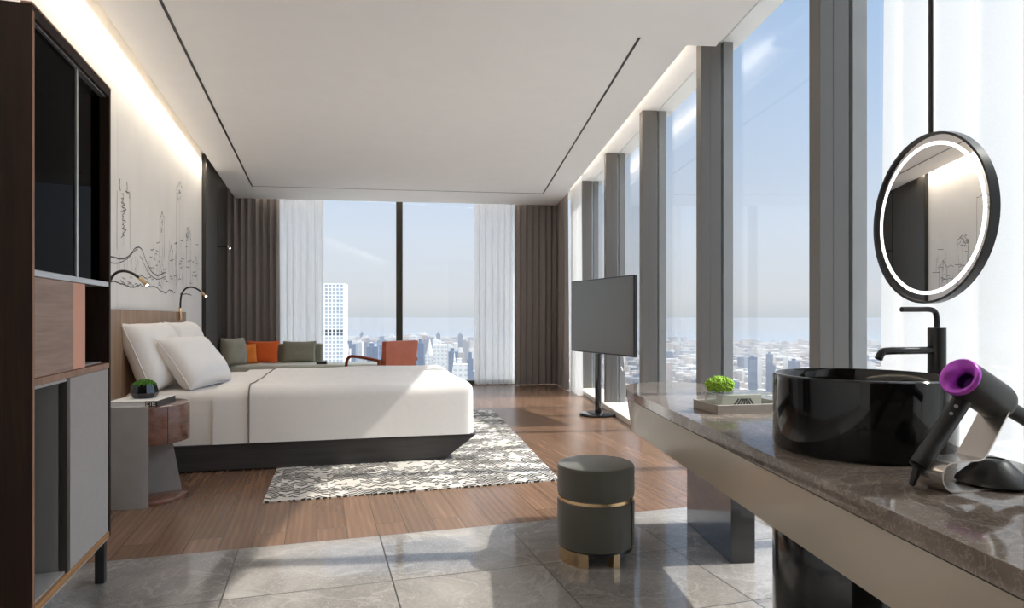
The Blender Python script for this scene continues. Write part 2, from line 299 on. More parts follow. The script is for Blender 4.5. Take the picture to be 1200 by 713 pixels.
# ------------------------------------------------------------------ mesh builder
class MB:
    def __init__(s): s.bm = bmesh.new(); s.uvs = None
    def _xf(s, verts, M4):
        if M4 is not None: bmesh.ops.transform(s.bm, matrix=M4, verts=verts)
    def box(s, x0, x1, y0, y1, z0, z1, bev=0.0, seg=2, M4=None, mat=0):
        r = bmesh.ops.create_cube(s.bm, size=1.0); vs = r['verts']
        bmesh.ops.transform(s.bm, matrix=Matrix.Translation(((x0 + x1) / 2, (y0 + y1) / 2, (z0 + z1) / 2)) @ Matrix.Diagonal((x1 - x0, y1 - y0, z1 - z0, 1)), verts=vs)
        fs = set(f for v in vs for f in v.link_faces)
        if bev > 0:
            es = list(set(e for v in vs for e in v.link_edges))
            rr = bmesh.ops.bevel(s.bm, geom=es, offset=bev, segments=seg, profile=0.5, affect='EDGES')
            vs = list(set(rr['verts']) | set(v for v in vs if v.is_valid))
            fs = set(f for v in vs for f in v.link_faces)
        for f in fs: f.material_index = mat
        s._xf(vs, M4); return s
    def softbox(s, x0, x1, y0, y1, z0, z1, r, seg=6, bottom=False, rv=None):
        rr_ = bmesh.ops.create_cube(s.bm, size=1.0); vs = rr_['verts']
        bmesh.ops.transform(s.bm, matrix=Matrix.Translation(((x0 + x1) / 2, (y0 + y1) / 2, (z0 + z1) / 2)) @ Matrix.Diagonal((x1 - x0, y1 - y0, z1 - z0, 1)), verts=vs)
        es = [e for e in set(e for v in vs for e in v.link_edges) if bottom or not all(abs(v.co.z - z0) < 1e-6 for v in e.verts)]
        bmesh.ops.bevel(s.bm, geom=es, offset=r, segments=seg, profile=0.5, affect='EDGES')
        return s
    def lathe(s, prof, seg=40, M4=None, a0=0.0, a1=2 * PI, mat=0, cap=True):
        full = abs(a1 - a0 - 2 * PI) < 1e-6
        rings = []; vs = []
        n = seg if full else seg + 1
        for (r, z) in prof:
            if r < 1e-6:
                v = s.bm.verts.new((0, 0, z)); rings.append([v] * n); vs.append(v)
            else:
                ring = [s.bm.verts.new((r * math.cos(a0 + (a1 - a0) * i / seg), r * math.sin(a0 + (a1 - a0) * i / seg), z)) for i in range(n)]
                rings.append(ring); vs += ring
        m = seg
        for a, b in zip(rings[:-1], rings[1:]):
            for i in range(m):
                j = (i + 1) % n
                q = [a[i], a[j], b[j], b[i]]
                u = []
                for v in q:
                    if v not in u: u.append(v)
                if len(u) >= 3:
                    try:
                        f = s.bm.faces.new(u); f.material_index = mat
                    except ValueError: pass
        if not full and cap:
            for k in (0, n - 1):
                u = []
                for rg in rings:
                    if rg[k] not in u: u.append(rg[k])
                if len(u) >= 3:
                    try: s.bm.faces.new(u).material_index = mat
                    except ValueError: pass
        s._xf(vs, M4); return s
    def cyl(s, r, z0, z1, seg=32, bev=0.0, M4=None, mat=0):
        if bev > 0:
            pr = [(0, z0), (r - bev, z0), (r - bev * 0.3, z0 + bev * 0.3), (r, z0 + bev), (r, z1 - bev), (r - bev * 0.3, z1 - bev * 0.3), (r - bev, z1), (0, z1)]
        else: pr = [(0, z0), (r, z0), (r, z1), (0, z1)]
        return s.lathe(pr, seg, M4, mat=mat)
    def tube(s, pts, rad, seg=12, M4=None, mat=0, closed=False):
        pts = [Vector(p) for p in pts]; n = len(pts)
        rads = rad if isinstance(rad, (list, tuple)) else [rad] * n
        rings = []; vs = []; up = None
        for i, p in enumerate(pts):
            if closed: d = (pts[(i + 1) % n] - pts[i - 1]).normalized()
            else: d = (pts[min(i + 1, n - 1)] - pts[max(i - 1, 0)]).normalized()
            if up is None:
                up = Vector((0, 0, 1)) if abs(d.z) < 0.9 else Vector((1, 0, 0))
            a = d.cross(up).normalized(); b = a.cross(d).normalized(); up = b
            ring = [s.bm.verts.new(p + (a * math.cos(2 * PI * k / seg) + b * math.sin(2 * PI * k / seg)) * rads[i]) for k in range(seg)]
            rings.append(ring); vs += ring
        prs = list(zip(rings[:-1], rings[1:]))
        if closed: prs.append((rings[-1], rings[0]))
        for A, Bq in prs:
            for k in range(seg):
                s.bm.faces.new((A[k], A[(k + 1) % seg], Bq[(k + 1) % seg], Bq[k])).material_index = mat
        if not closed:
            s.bm.faces.new(rings[0][::-1]).material_index = mat; s.bm.faces.new(rings[-1]).material_index = mat
        s._xf(vs, M4); return s
    def prism(s, poly, z0, z1, M4=None, mat=0, bev=0.0, seg=2, poly_top=None):
        pt = poly_top or poly
        a = [s.bm.verts.new((p[0], p[1], z0)) for p in poly]; b = [s.bm.verts.new((p[0], p[1], z1)) for p in pt]
        n = len(poly); fs = []
        fs.append(s.bm.faces.new(a[::-1])); top = s.bm.faces.new(b); fs.append(top)
        for i in range(n): fs.append(s.bm.faces.new((a[i], a[(i + 1) % n], b[(i + 1) % n], b[i])))
        for f in fs: f.material_index = mat
        vs = a + b
        if bev > 0:
            es = list(top.edges)
            rr = bmesh.ops.bevel(s.bm, geom=es, offset=bev, segments=seg, profile=0.5, affect='EDGES')
            vs = list(set(rr['verts']) | set(v for v in vs if v.is_valid))
        s._xf(vs, M4); return s
    def grid(s, fn, nu, nv, M4=None, mat=0, wrap_u=False):
        g = [[s.bm.verts.new(fn(i / nu, j / nv)) for j in range(nv + 1)] for i in range(nu + (0 if wrap_u else 1))]
        k = len(g)
        for i in range(nu):
            for j in range(nv):
                s.bm.faces.new((g[i][j], g[(i + 1) % k][j], g[(i + 1) % k][j + 1], g[i][j + 1])).material_index = mat
        s._xf([v for r in g for v in r], M4); return s
    def ribbon(s, pts, w, nrm, mat=0):
        # flat strip of width w following pts, lying in the plane with normal nrm
        pts = [Vector(p) for p in pts]; prev = None; nrm = Vector(nrm)
        for i, p in enumerate(pts):
            d = (pts[min(i + 1, len(pts) - 1)] - pts[max(i - 1, 0)])
            if d.length < 1e-6: continue
            a = d.normalized().cross(nrm).normalized() * w / 2
            cur = (s.bm.verts.new(p + a), s.bm.verts.new(p - a))
            if prev: s.bm.faces.new((prev[0], prev[1], cur[1], cur[0])).material_index = mat
            prev = cur
        return s
    def build(s, name, mats, parent=None, loc=None, rotz=None, smooth=40):
        bm = s.bm
        bmesh.ops.remove_doubles(bm, verts=bm.verts, dist=1e-6)
        bmesh.ops.recalc_face_normals(bm, faces=bm.faces)
        me = bpy.data.meshes.new(name); bm.to_mesh(me); bm.free()
        for m in (mats if isinstance(mats, (list, tuple)) else [mats]): me.materials.append(m)
        if smooth:
            for p in me.polygons: p.use_smooth = True
            try: me.set_sharp_from_angle(angle=R(smooth))
            except Exception: pass
        o = bpy.data.objects.new(name, me); COL.objects.link(o)
        if parent: o.parent = parent
        if loc is not None: o.location = loc
        if rotz is not None: o.rotation_euler = (0, 0, rotz)
        return o
def empty(name, loc, rotz, label, cat, group=None):
    o = bpy.data.objects.new(name, None); COL.objects.link(o); o.empty_display_size = 0.1
    o.location = loc; o.rotation_euler = (0, 0, rotz)
    tag(o, label, cat, group); return o
def tag(o, label, cat, group=None, kind=None):
    if label: o['label'] = label
    if cat: o['category'] = cat
    if group: o['group'] = group
    if kind: o['kind'] = kind
    return o
def struct(o, label=None, cat=None):
    o['kind'] = 'structure'
    if label: o['label'] = label
    if cat: o['category'] = cat
    return o
def copy_tree(o, parent=None):
    c = o.copy(); COL.objects.link(c)
    if parent: c.parent = parent
    for ch in list(o.children): copy_tree(ch, c)
    return c
def inL(v): return (v.x * nL.x + v.y * nL.y, v.x * dL.x + v.y * dL.y)
def inW(v): return (v.x * nW.x + v.y * nW.y, v.x * dW.x + v.y * dW.y)
def TR(x=0, y=0, z=0, rx=0, ry=0, rz=0):
    return Matrix.Translation((x, y, z)) @ Matrix.Rotation(rz, 4, 'Z') @ Matrix.Rotation(ry, 4, 'Y') @ Matrix.Rotation(rx, 4, 'X')
def frame_from(z, xhint=(1, 0, 0)):
    z = Vector(z).normalized(); x = Vector(xhint); x = (x - z * x.dot(z)).normalized(); y = z.cross(x)
    m = Matrix((x, y, z)).transposed().to_4x4(); return m

# ================================================================== ROOM SHELL
TB = 3.362
NEAR = -1.7
# wood floor
pts = [isect(LW, -1.40, DL, TB), isect(WW, 1.97, DL, TB), isect(WW, 1.97, BW, 11.0), isect(LW, -1.40, BW, 11.0)]
m = MB(); m.prism([inL(p) for p in pts], -0.12, 0.0)
struct(m.build('floor', M['wood'], rotz=aL, smooth=0), 'walnut plank floor of the bedroom area', 'floor')
pts = [isect(LW, -1.40, NW_, NEAR), isect(WW, 1.97, NW_, NEAR), isect(WW, 1.97, DL, TB - 0.0005), isect(LW, -1.40, DL, TB - 0.0005)]
m = MB(); m.prism([inL(p) for p in pts], -0.12, 0.001)
struct(m.build('floor_tiles', M['tile'], rotz=aL, smooth=0), 'polished grey marble tile floor in the foreground', 'floor')
# dropped ceiling
ZC = 2.9; ZU = 3.1
JY = 4.36
bx = (10.50)
P0 = isect(LW, -1.18, BW, bx); P1 = isect(WW, 1.45, BW, bx)
P2 = W(1.45, inW(Vector((1.17, JY, 0)))[1]); P3 = W(1.65, inW(Vector((1.17, JY, 0)))[1])
P4 = isect(WW, 1.65, NW_, NEAR); P5 = isect(LW, -1.18, NW_, NEAR)
m = MB(); m.prism([(p.x, p.y) for p in (P5, P4, P3, P2, P1, P0)], ZC, ZC + 0.05)
struct(m.build('ceiling', M['white'], smooth=0), 'flat white dropped ceiling with lit cove edges', 'ceiling')
pts = [isect(LW, -1.45, NW_, NEAR), isect(WW, 2.0, NW_, NEAR), isect(WW, 2.0, BW, 11.05), isect(LW, -1.45, BW, 11.05)]
m = MB(); m.prism([(p.x, p.y) for p in pts], ZU, ZU + 0.15)
struct(m.build('ceiling_upper', M['white'], smooth=0), 'white upper ceiling above the coves', 'ceiling')
# hidden bulkhead that carries the near soffit between q 1.65 and the slab over it
# linear track (black line in the ceiling)
t = empty('ceiling_track', (0, 0, ZC), 0, 'thin black linear track inset around the white ceiling', 'track')
def flatbar(a, b, w, z0, z1):
    a = Vector(a); b = Vector(b); d = (b - a).normalized(); n = Vector((-d.y, d.x, 0)) * w / 2
    return [tuple((a + n)[:2]), tuple((a - n)[:2]), tuple((b - n)[:2]), tuple((b + n)[:2])]
SBK = (-0.136, 1.0); SBC = 9.52
c0 = isect(LW, -0.849, SBK, SBC); c1 = isect(WW, 1.108, SBK, SBC)
nearL = L(-0.849, 1.0); endR = W(1.108, inW(Vector((0.845, 4.234, 0)))[1])
for a, b in ((nearL, c0), (c0, c1), (c1, endR)):
    m = MB(); m.prism(flatbar(a, b, 0.018, 0, 1), -0.002, 0.02); m.build('rail', M['black'], t, smooth=0)
# left wall
t0 = -2.2
pend = isect(LW, -1.33, BW, 10.95); tend = inL(pend)[1]
TDARK = inL(Vector((-0.4707 * 7.97, 7.97, 0)))[1]
seams = [inL(Vector(((u - 600) / F * y, y, 0)))[1] for u, y in ((58, 3.42), (138, 4.59))]
edges = [t0, seams[0] - 1.25, seams[0], seams[1], seams[1] + 1.6, TDARK]
m = MB(); m.box(-1.45, -1.345, t0, TDARK, 0, ZU)
for a, b in zip(edges[:-1], edges[1:]): m.box(-1.345, -1.33, a + 0.0015, b - 0.0015, 0, ZU - 0.001)
struct(m.build('wall_left', M['wallp'], rotz=aL, smooth=0), 'cream panelled wall behind the bed head', 'wall')
# dark wall panels
TGAP = inL(Vector((-0.451 * 8.99, 8.99, 0)))[1]
m = MB(); m.box(-1.45, -1.335, TDARK, tend, 0, ZU); struct(m.build('wall_left.001', M['panel_edge'], rotz=aL, smooth=0), 'dark backing wall at the bedroom corner', 'wall')
for i, (a, b) in enumerate(((TDARK + 0.03, TGAP - 0.012), (TGAP + 0.012, tend - 0.08))):
    m = MB(); m.box(-1.335, -1.30, a, b, 0.0, ZU - 0.02, 0.003, 1)
    struct(m.build('trim_%d' % (i + 1), M['panel'], rotz=aL, smooth=0), ('dark bronze wall panel next to the mural', 'dark bronze wall panel next to the drapes')[i], 'wall panel')
m = MB(); m.box(-1.335, -1.285, TDARK - 0.012, TDARK + 0.028, 0.0, ZU - 0.02, 0.002, 1)
struct(m.build('trim_3', M['panel_edge'], rotz=aL, smooth=0), 'dark vertical edge strip ending the mural wall', 'trim')
# back wall glazing
gl = isect(LW, -1.33, BW, 10.86); gr = isect(WW, 1.84, BW, 10.86)
w = empty('window_1', (0, 0, 0), 0, 'wide back window with one dark mullion', 'window'); w['kind'] = 'structure'
def along(a, b, s): return a + (b - a) * s
xm = -0.1729 * 10.5
mm = Vector((xm, 10.86 + SB * xm, 0))
for a, b in ((gl, mm), (mm, gr)):
    m = MB(); m.prism(flatbar(a, b, 0.012, 0, 1), 0.06, ZU); m.build('pane', M['glass'], w, smooth=0)
m = MB(); m.box(-0.05, 0.05, -0.09, 0.09, 0.0, ZU, 0.004, 1); m.build('mullion', M['bmull'], w, loc=mm, rotz=aB, smooth=0)
m = MB(); m.prism(flatbar(gl, gr, 0.16, 0, 1), 0.0, 0.07); m.build('bottom_rail', M['bmull'], w, smooth=0)
# window wall: sill, columns, panes, fins
cols_y = [1.60, 3.21, 4.81, 6.41, 8.07, 9.70]
ct = [inW(Vector(((1.69 - 0.0685 * y) / 0.99765, y, 0)))[1] for y in cols_y]
tw_end = inW(gr)[1]
m = MB(); m.box(1.643, 1.97, NEAR, tw_end + 0.1, 0.0, 0.06, 0.004, 1)
struct(m.build('trim_4', M['sill'], rotz=aW, smooth=0), 'low cream stone sill along the window wall', 'sill')
for i, tc_ in enumerate(ct):
    m = MB(); m.box(1.69, 1.836, tc_ - 0.05, tc_ + 0.05, 0.06, ZU, 0.003, 1); m.box(1.69 + 0.068, 1.69 + 0.071, tc_ - 0.0515, tc_ + 0.0515, 0.06, ZU)
    o = m.build('column', M['column'], rotz=aW, smooth=0); struct(o, None, 'column')
    o['label'] = ['grey window column nearest the camera, out at the right', 'large grey window column left of the round mirror', 'grey window column right of the moss plant', 'grey window column right beside the television', 'grey window column behind the television', 'farthest grey window column beside the corner sheer'][i]
bounds = [NEAR] + ct + [tw_end - 0.01]
for i in range(len(bounds) - 1):
    a, b = bounds[i], bounds[i + 1]
    a2 = a; b2 = b
    w = empty('window_%d' % (i + 2), (0, 0, 0), aW, 'tall side window bay number %d from the near end' % (i + 1), 'window'); w['kind'] = 'structure'
    m = MB(); m.box(1.84, 1.85, a2, b2, 0.06, ZU); m.build('pane', M['glass'], w, smooth=0)
    if 0 < i:
        m = MB(); m.box(1.858, 1.932, a - 0.045, a + 0.045, 0.0, ZU, 0.003, 1); m.build('fin', M['fin'], w, smooth=0)
m = MB(); m.prism([(p.x, p.y) for p in (isect(LW, -1.45, NW_, NEAR - 0.1), isect(WW, 2.0, NW_, NEAR - 0.1), isect(WW, 2.0, NW_, NEAR), isect(LW, -1.45, NW_, NEAR))], -0.12, ZU)
struct(m.build('wall_rear', M['wallp'], smooth=0), 'cream wall behind the viewpoint', 'wall')
# partition at right frame edge (dark end of a wall behind the vanity's near end)
m = MB(); m.box(0.69, 1.97, 0.66, 0.775, 0.0, ZC, 0.003, 1)
struct(m.build('wall_right', M['wall_dark'], rotz=aW, smooth=0), 'dark veneered wall end at the right edge beside the vanity', 'wall')

# ================================================================== MURAL (ink skyline on the left wall)
def wallpt(u, v, p=-1.3285):
    xr = (u - 600) / F; y = p / (nL.x * xr + nL.y); return Vector((p, inL(Vector((xr * y, y, 0)))[1], H - (v - 372) / F * y))
def spline(pts, n=8):
    out = []
    P = [pts[0]] + list(pts) + [pts[-1]]
    for i in range(1, len(P) - 2):
        a, b, c, d = (Vector(q) for q in P[i - 1:i + 3])
        for k in range(n):
            t_ = k / n
            out.append(0.5 * ((2 * b) + (c - a) * t_ + (2 * a - 5 * b + 4 * c - d) * t_ ** 2 + (3 * b - a - 3 * c + d) * t_ ** 3))
    out.append(Vector(pts[-1])); return out
rng = random.Random(11)
m = MB()
def ink(pp, w=0.006, wob=0.0, n=6):
    q = [wallpt(u, v) for u, v in pp]
    q = spline(q, n) if len(q) > 2 else [q[0].lerp(q[1], k / 8) for k in range(9)]
    if wob: q = [Vector((a.x, a.y + rng.uniform(-wob, wob), a.z + rng.uniform(-wob, wob))) for a in q]
    m.ribbon(q, w, (1, 0, 0))
X0 = 120; Y0 = 190; K = 120 / 535.0
def z4(x, y): return (X0 + x * K, Y0 + y * K)
ink([z4(20, 492), z4(60, 498), z4(90, 506), z4(120, 503), z4(150, 478), z4(170, 452), z4(192, 446), z4(210, 465), z4(230, 520), z4(255, 570), z4(280, 592), z4(300, 590), z4(330, 575)], 0.010, 0.002)
ink([z4(20, 520), z4(60, 530), z4(90, 527), z4(115, 515), z4(140, 498), z4(165, 468), z4(185, 456)], 0.007, 0.002)
ink([z4(195, 490), z4(215, 525), z4(235, 570), z4(262, 600), z4(290, 612), z4(330, 600)], 0.007, 0.003)
ink([z4(20, 622), z4(45, 626), z4(70, 628), z4(100, 636), z4(125, 645), z4(150, 655), z4(175, 650), z4(200, 640)], 0.009, 0.004)
ink([z4(230, 645), z4(255, 650), z4(285, 655), z4(300, 672), z4(330, 684), z4(350, 670), z4(380, 682)], 0.009, 0.006)
ink([z4(190, 590), z4(215, 600), z4(235, 612)], 0.007, 0.004)
ink([z4(405, 690), z4(440, 692), z4(465, 696)], 0.009, 0.006)
def tower(x, y0, y1, w, spire=True, wob=0.003, lw=0.005):
    if spire:
        ink([z4(x, y0 - 30), z4(x, y0)], 0.005, 0.001); ink([z4(x - w * .5, y0 + 8), z4(x - w * .25, y0 - 6), z4(x, y0 - 26), z4(x + w * .25, y0 - 4), z4(x + w * .5, y0 + 8)], 0.006, 0.003)
    for sx in (-.5, .5): ink([z4(x + sx * w, y0), z4(x + sx * w * 1.05, y1)], lw, wob)
    ink([z4(x, y0 + 10), z4(x + 1, y1 - 20)], 0.003, 0.002)
tower(404, 130, 660, 34); tower(312, 285, 520, 20); tower(450, 370, 650, 22); tower(110, 150, 455, 66, False); tower(360, 460, 640, 16); tower(490, 520, 640, 16)
ink([z4(92, 90), z4(90, 120), z4(94, 150)], 0.012, 0.005); ink([z4(128, 105), z4(130, 130), z4(128, 160)], 0.012, 0.006); ink([z4(120, 150), z4(140, 165), z4(142, 190)], 0.009, 0.005)
for k in range(10):
    y = 165 + k * 23; ink([z4(100 + rng.uniform(-5, 5), y), z4(118 + rng.uniform(-8, 8), y + rng.uniform(4, 16)), z4(104 + rng.uniform(-8, 8), y + 22)], 0.006, 0.004)
for k in range(60):
    x = rng.uniform(255, 505); y0 = rng.uniform(400, 600); ink([z4(x, y0), z4(x + rng.uniform(-2, 2), y0 + rng.uniform(25, 110))], 0.0035, 0.002)
for k in range(26):
    x = rng.uniform(80, 330); y0 = rng.uniform(480, 560); ink([z4(x, y0), z4(x + rng.uniform(-2, 2), y0 + rng.uniform(15, 70))], 0.0035, 0.002)
for k in range(44):
    x = rng.uniform(240, 505); y = rng.uniform(410, 640); ink([z4(x, y), z4(x + rng.uniform(3, 9), y + rng.uniform(-7, 7)), z4(x + rng.uniform(8, 16), y + rng.uniform(-7, 7))], 0.006, 0.004)
for k in range(16):
    x = rng.uniform(85, 300); y = rng.uniform(580, 650); ink([z4(x, y), z4(x + rng.uniform(4, 12), y + rng.uniform(-8, 12)), z4(x + rng.uniform(8, 22), y + rng.uniform(0, 20))], 0.006, 0.004)
for k in range(22):
    x = rng.choice([404, 312, 450]) + rng.uniform(-10, 10); y = rng.uniform(0, 60) + {True: 300}.get(x < 340, 140 if x < 430 else 340); ink([z4(x, y), z4(x + rng.uniform(-6, 6), y + 8), z4(x + rng.uniform(-4, 4), y + 16)], 0.006, 0.004)
o = m.build('skyline_mural', M['ink'], rotz=aL, smooth=0); tag(o, 'grey ink line drawing of a city skyline on the cream wall', 'mural')

# ================================================================== DISPLAY CABINET (left foreground)
FP = -0.83; TA = 2.335; TZ = 3.137; BP = -1.315; ZB = 0.184; ZT = 2.055
c = empty('display_cabinet', L(-1.07, 2.73, 0), aL, 'tall dark walnut display cabinet at the left edge with glass and wood doors', 'cabinet')
ox, oy = inL(L(-1.07, 2.73))
def cb(name, mat, p0, p1, t0, t1, z0, z1, bev=0.0015, parent=c):
    m = MB(); m.box(p0 - ox, p1 - ox, t0 - oy, t1 - oy, z0, z1, bev, 1); return m.build(name, mat, parent, smooth=0)
cb('side_panel', M['walnut_dark'], BP, FP, TA, TA + 0.022, ZB, ZT)
cb('side_panel', M['walnut_dark'], BP, FP, TZ - 0.022, TZ, ZB, ZT)
cb('front_edging', M['walnut_edge'], FP, FP + 0.002, TA + 0.002, TA + 0.014, ZB, ZT - 0.02, 0)
cb('top_panel', M['walnut_dark'], BP, FP, TA + 0.022, TZ - 0.022, ZT - 0.034, ZT)
cb('top_edging', M['walnut_edge'], FP - 0.03, FP + 0.001, TA, TZ, ZT, ZT + 0.006, 0)
cb('bottom_panel', M['oak_gold'], BP, FP, TA + 0.022, TZ - 0.022, ZB, ZB + 0.022)
cb('bottom_rail', M['steel'], BP + 0.02, FP - 0.006, TA + 0.005, TZ - 0.005, ZB - 0.012, ZB, 0)
cb('back_panel', M['cabback'], BP, BP + 0.015, TA + 0.022, TZ - 0.022, ZB + 0.022, ZT - 0.034)
cb('shelf', M['walnut_edge'], BP + 0.015, FP, TA + 0.022, TZ - 0.022, 0.887, 0.910)
cb('shelf', M['steel'], BP + 0.015, FP - 0.002, TA + 0.022, TZ - 0.022, 1.226, 1.247)
# glass upper section: two framed smoked glass sliding doors
TM = 2.788
for a, b, dp in ((TA + 0.022, TM, 0.0), (TM, TZ - 0.03, -0.012)):
    g = cb('glass_door', M['darkglass'], FP - 0.028 + dp, FP - 0.022 + dp, a, b, 1.247, ZT - 0.036, 0)
    fw = 0.010
    cb('door_frame', M['steel'], FP - 0.032 + dp, FP - 0.016 + dp, b - fw if a < TM - 0.1 else a - 0.004, b + 0.006 if a < TM - 0.1 else a + fw, 1.247, ZT - 0.036, 0, c)
cb('top_track', M['steel'], FP - 0.045, FP - 0.012, TA + 0.022, TZ - 0.03, ZT - 0.040, ZT - 0.034, 0)
# middle section
cb('wood_door', M['ashwood'], FP - 0.022, FP - 0.004, TA + 0.022, 2.706, 0.911, 1.225)
cb('peach_panel', M['peach'], FP - 0.024, FP - 0.006, 2.708, 2.838, 0.911, 1.225)
cb('divider', M['cabback'], BP + 0.02, FP - 0.03, 2.82, 2.838, 0.911, 1.225)
cb('niche_floor', M['nichefloor'], BP + 0.02, FP - 0.03, 2.84, TZ - 0.024, 0.911, 0.916, 0)
# lower section
cb('sliding_door', M['greylin'], FP - 0.022, FP - 0.004, 2.674, TZ - 0.020, ZB + 0.022, 0.886)
cb('door_edge', M['panel'], FP - 0.030, FP - 0.004, 2.645, 2.672, ZB + 0.022, 0.886)
cb('niche_lining', M['niche'], BP + 0.016, BP + 0.03, TA + 0.023, 2.644, ZB + 0.024, 0.885, 0)
cb('niche_lining', M['niche'], BP + 0.03, FP - 0.032, 2.645, 2.66, ZB + 0.024, 0.885, 0)
cb('niche_floor', M['nichefloor'], BP + 0.03, FP - 0.012, TA + 0.023, 2.644, ZB + 0.023, ZB + 0.03, 0)
cb('niche_top', M['nichefloor'], BP + 0.03, FP - 0.006, TA + 0.023, 2.644, 0.876, 0.8865, 0)
for p_ in (FP - 0.045, BP + 0.03):
    for t_ in (TA + 0.03, TZ - 0.055): cb('leg', M['black'], p_, p_ + 0.035, t_, t_ + 0.035, 0.001, ZB - 0.012, 0.002)
# things in the cabinet
m = MB(); m.box(-0.05, 0.05, -0.075, 0.075, 0, 0.042, 0.004, 2)
o = empty('tissue_box', L(FP - 0.10, 2.96, 1.247), aL, 'small white box on the cabinet shelf behind the far glass', 'box'); m.build('body', M['paper'], o)
m = MB(); m.cyl(0.006, 0, 0.003, 16, M4=TR(0.05, 0.01, 0.024, 0, R(90), 0)); m.build('knob', M['black'], o)
o = empty('bowl', L(FP - 0.13, 2.43, 1.247), aL, 'small grey bowl on the cabinet shelf behind the near glass', 'bowl')
m = MB(); m.lathe([(0, 0), (0.03, 0), (0.034, 0.006), (0.055, 0.03), (0.062, 0.052), (0.058, 0.052), (0.05, 0.03), (0.03, 0.012), (0, 0.01)], 32); m.build('body', M['ntgrey'], o)

# ================================================================== BED
aBed = R(13.6)
bed_o = L(-1.30, 6.0)
bed = empty('platform_bed', bed_o, aBed, 'low king bed with charcoal platform, white mattress and wood panel headboard', 'bed')
m = MB()
m.prism([(0.05, -0.885), (2.29, -0.885), (2.29, 0.885), (0.05, 0.885)], 0.0095, 0.188, poly_top=[(0.05, -0.905), (2.525, -0.905), (2.525, 0.905), (0.05, 0.905)])
m.build('platform', M['bedbase'], bed, smooth=20)
m = MB(); m.box(0.05, 2.53, -0.91, 0.91, 0.186, 0.198, 0.002, 1); m.build('platform_rim', M['bedbase'], bed, smooth=0)
m = MB(); m.softbox(0.05, 2.46, -0.895, 0.895, 0.196, 0.575, 0.07, 6); m.build('mattress', M['linen'], bed)
# headboard (in wall frame -> relative rotation)
hb = MB()
hz = 1.153
def hbm(): return Matrix.Rotation(aL - aBed, 4, 'Z')
tl = [-1.41, -0.72, 0.0, 0.72, 1.0, 1.41]
tl = [-1.41, -0.94, -0.47, 0.10, 0.86, 1.10, 1.41]
hgroup = None
headboard = MB().box(-0.028, 0.0, -1.41, 1.41, 0.0, hz - 0.004, 0.001, 1, hbm()).build('headboard', M['panel_edge'], bed, smooth=0)
for a, b in zip(tl[:-1], tl[1:]):
    MB().box(0.0, 0.02, a + 0.003, b - 0.003, 0.0, hz, 0.002, 1, hbm()).build('panel', M['headboard'], headboard, smooth=0)
# folded top sheet band and duvet
def drape_block(x0, x1, hy, z0, z1, r, foot, seed, nseg=80):
    # open cloth shell with rounded long edges (and a rounded foot edge); closed with a thin hem
    rr = random.Random(seed); ph = [rr.uniform(0, 6.28) for _ in range(6)]
    def prof(j):           # across: returns y, drop
        Lt = 2 * (z1 - z0 - r) + PI * r + 2 * (hy - r); s = j * Lt
        d = z1 - z0 - r
        if s < d: return -hy, -(z1 - z0) + s
        s -= d
        if s < PI * r / 2: a = s / r; return -hy + r - r * math.cos(a), -r + r * math.sin(a)
        s -= PI * r / 2
        if s < 2 * (hy - r): return -hy + r + s, 0.0
        s -= 2 * (hy - r)
        if s < PI * r / 2: a = s / r; return hy - r + r * math.sin(a), -r + r * math.cos(a)
        s -= PI * r / 2
        return hy, -r - s
    def lon(i):
        if not foot: return x0 + (x1 - x0) * i, 0.0
        Lt = (x1 - x0 - r) + PI * r / 2 + (z1 - z0 - r); s = i * Lt
        if s < x1 - x0 - r: return x0 + s, 0.0
        s -= x1 - x0 - r
        if s < PI * r / 2: a = s / r; return x1 - r + r * math.sin(a), -r + r * math.cos(a)
        s -= PI * r / 2
        return x1, -r - s
    def fn(i, j):
        y, dy = prof(j); x, dx = lon(i)
        z = z1 + min(dy, dx)
        rc = 0.07
        if foot and dx < -0.002 and dy < -0.002:
            k = min(1, -dx / r) * min(1, -dy / r); x -= rc * 0.55 * k * (1 if True else 0) * min(1, max(0, (abs(y) - hy + rc) / rc)); y *= 1 - 0.02 * k
        wv = 0.004 * math.sin(3.1 * x + 5 * y + ph[0]) + 0.003 * math.sin(7.3 * x - 3.7 * y + ph[1]) + 0.002 * math.sin(13 * y + 2 * x + ph[2])
        if dy < -0.01 or dx < -0.01:
            fall = min(1, -min(dy, dx) / (z1 - z0))
            sgn = -1 if y < 0 else 1
            if dy < dx: y += sgn * (0.012 * fall + 0.004 * math.sin(6 * x + ph[3]) * fall)
            else: x += 0.006 * fall + 0.004 * math.sin(6 * y + ph[4]) * fall
            wv *= (1 - fall)
        return Vector((x, y, z + wv))
    return fn
fn = drape_block(0.645, 0.90, 0.905, 0.2, 0.592, 0.075, False, 3)
o = empty('top_sheet', bed_o, aBed, 'folded ivory top sheet band across the bed beside the pillows', 'bed sheet')
MB().grid(fn, 14, 90).build('sheet', M['linen'], o)
fn = drape_block(0.885, 2.515, 0.918, 0.203, 0.606, 0.085, True, 5)
o = empty('duvet', bed_o, aBed, 'smooth ivory duvet covering the bed down to its foot', 'duvet')
MB().grid(fn, 110, 100).build('cover', M['duvet'], o)
MB().tube([fn(0.0, j / 90) + Vector((0, 0, 0.002)) for j in range(91)], 0.0055, 8).build('piping', M['piping'], o)

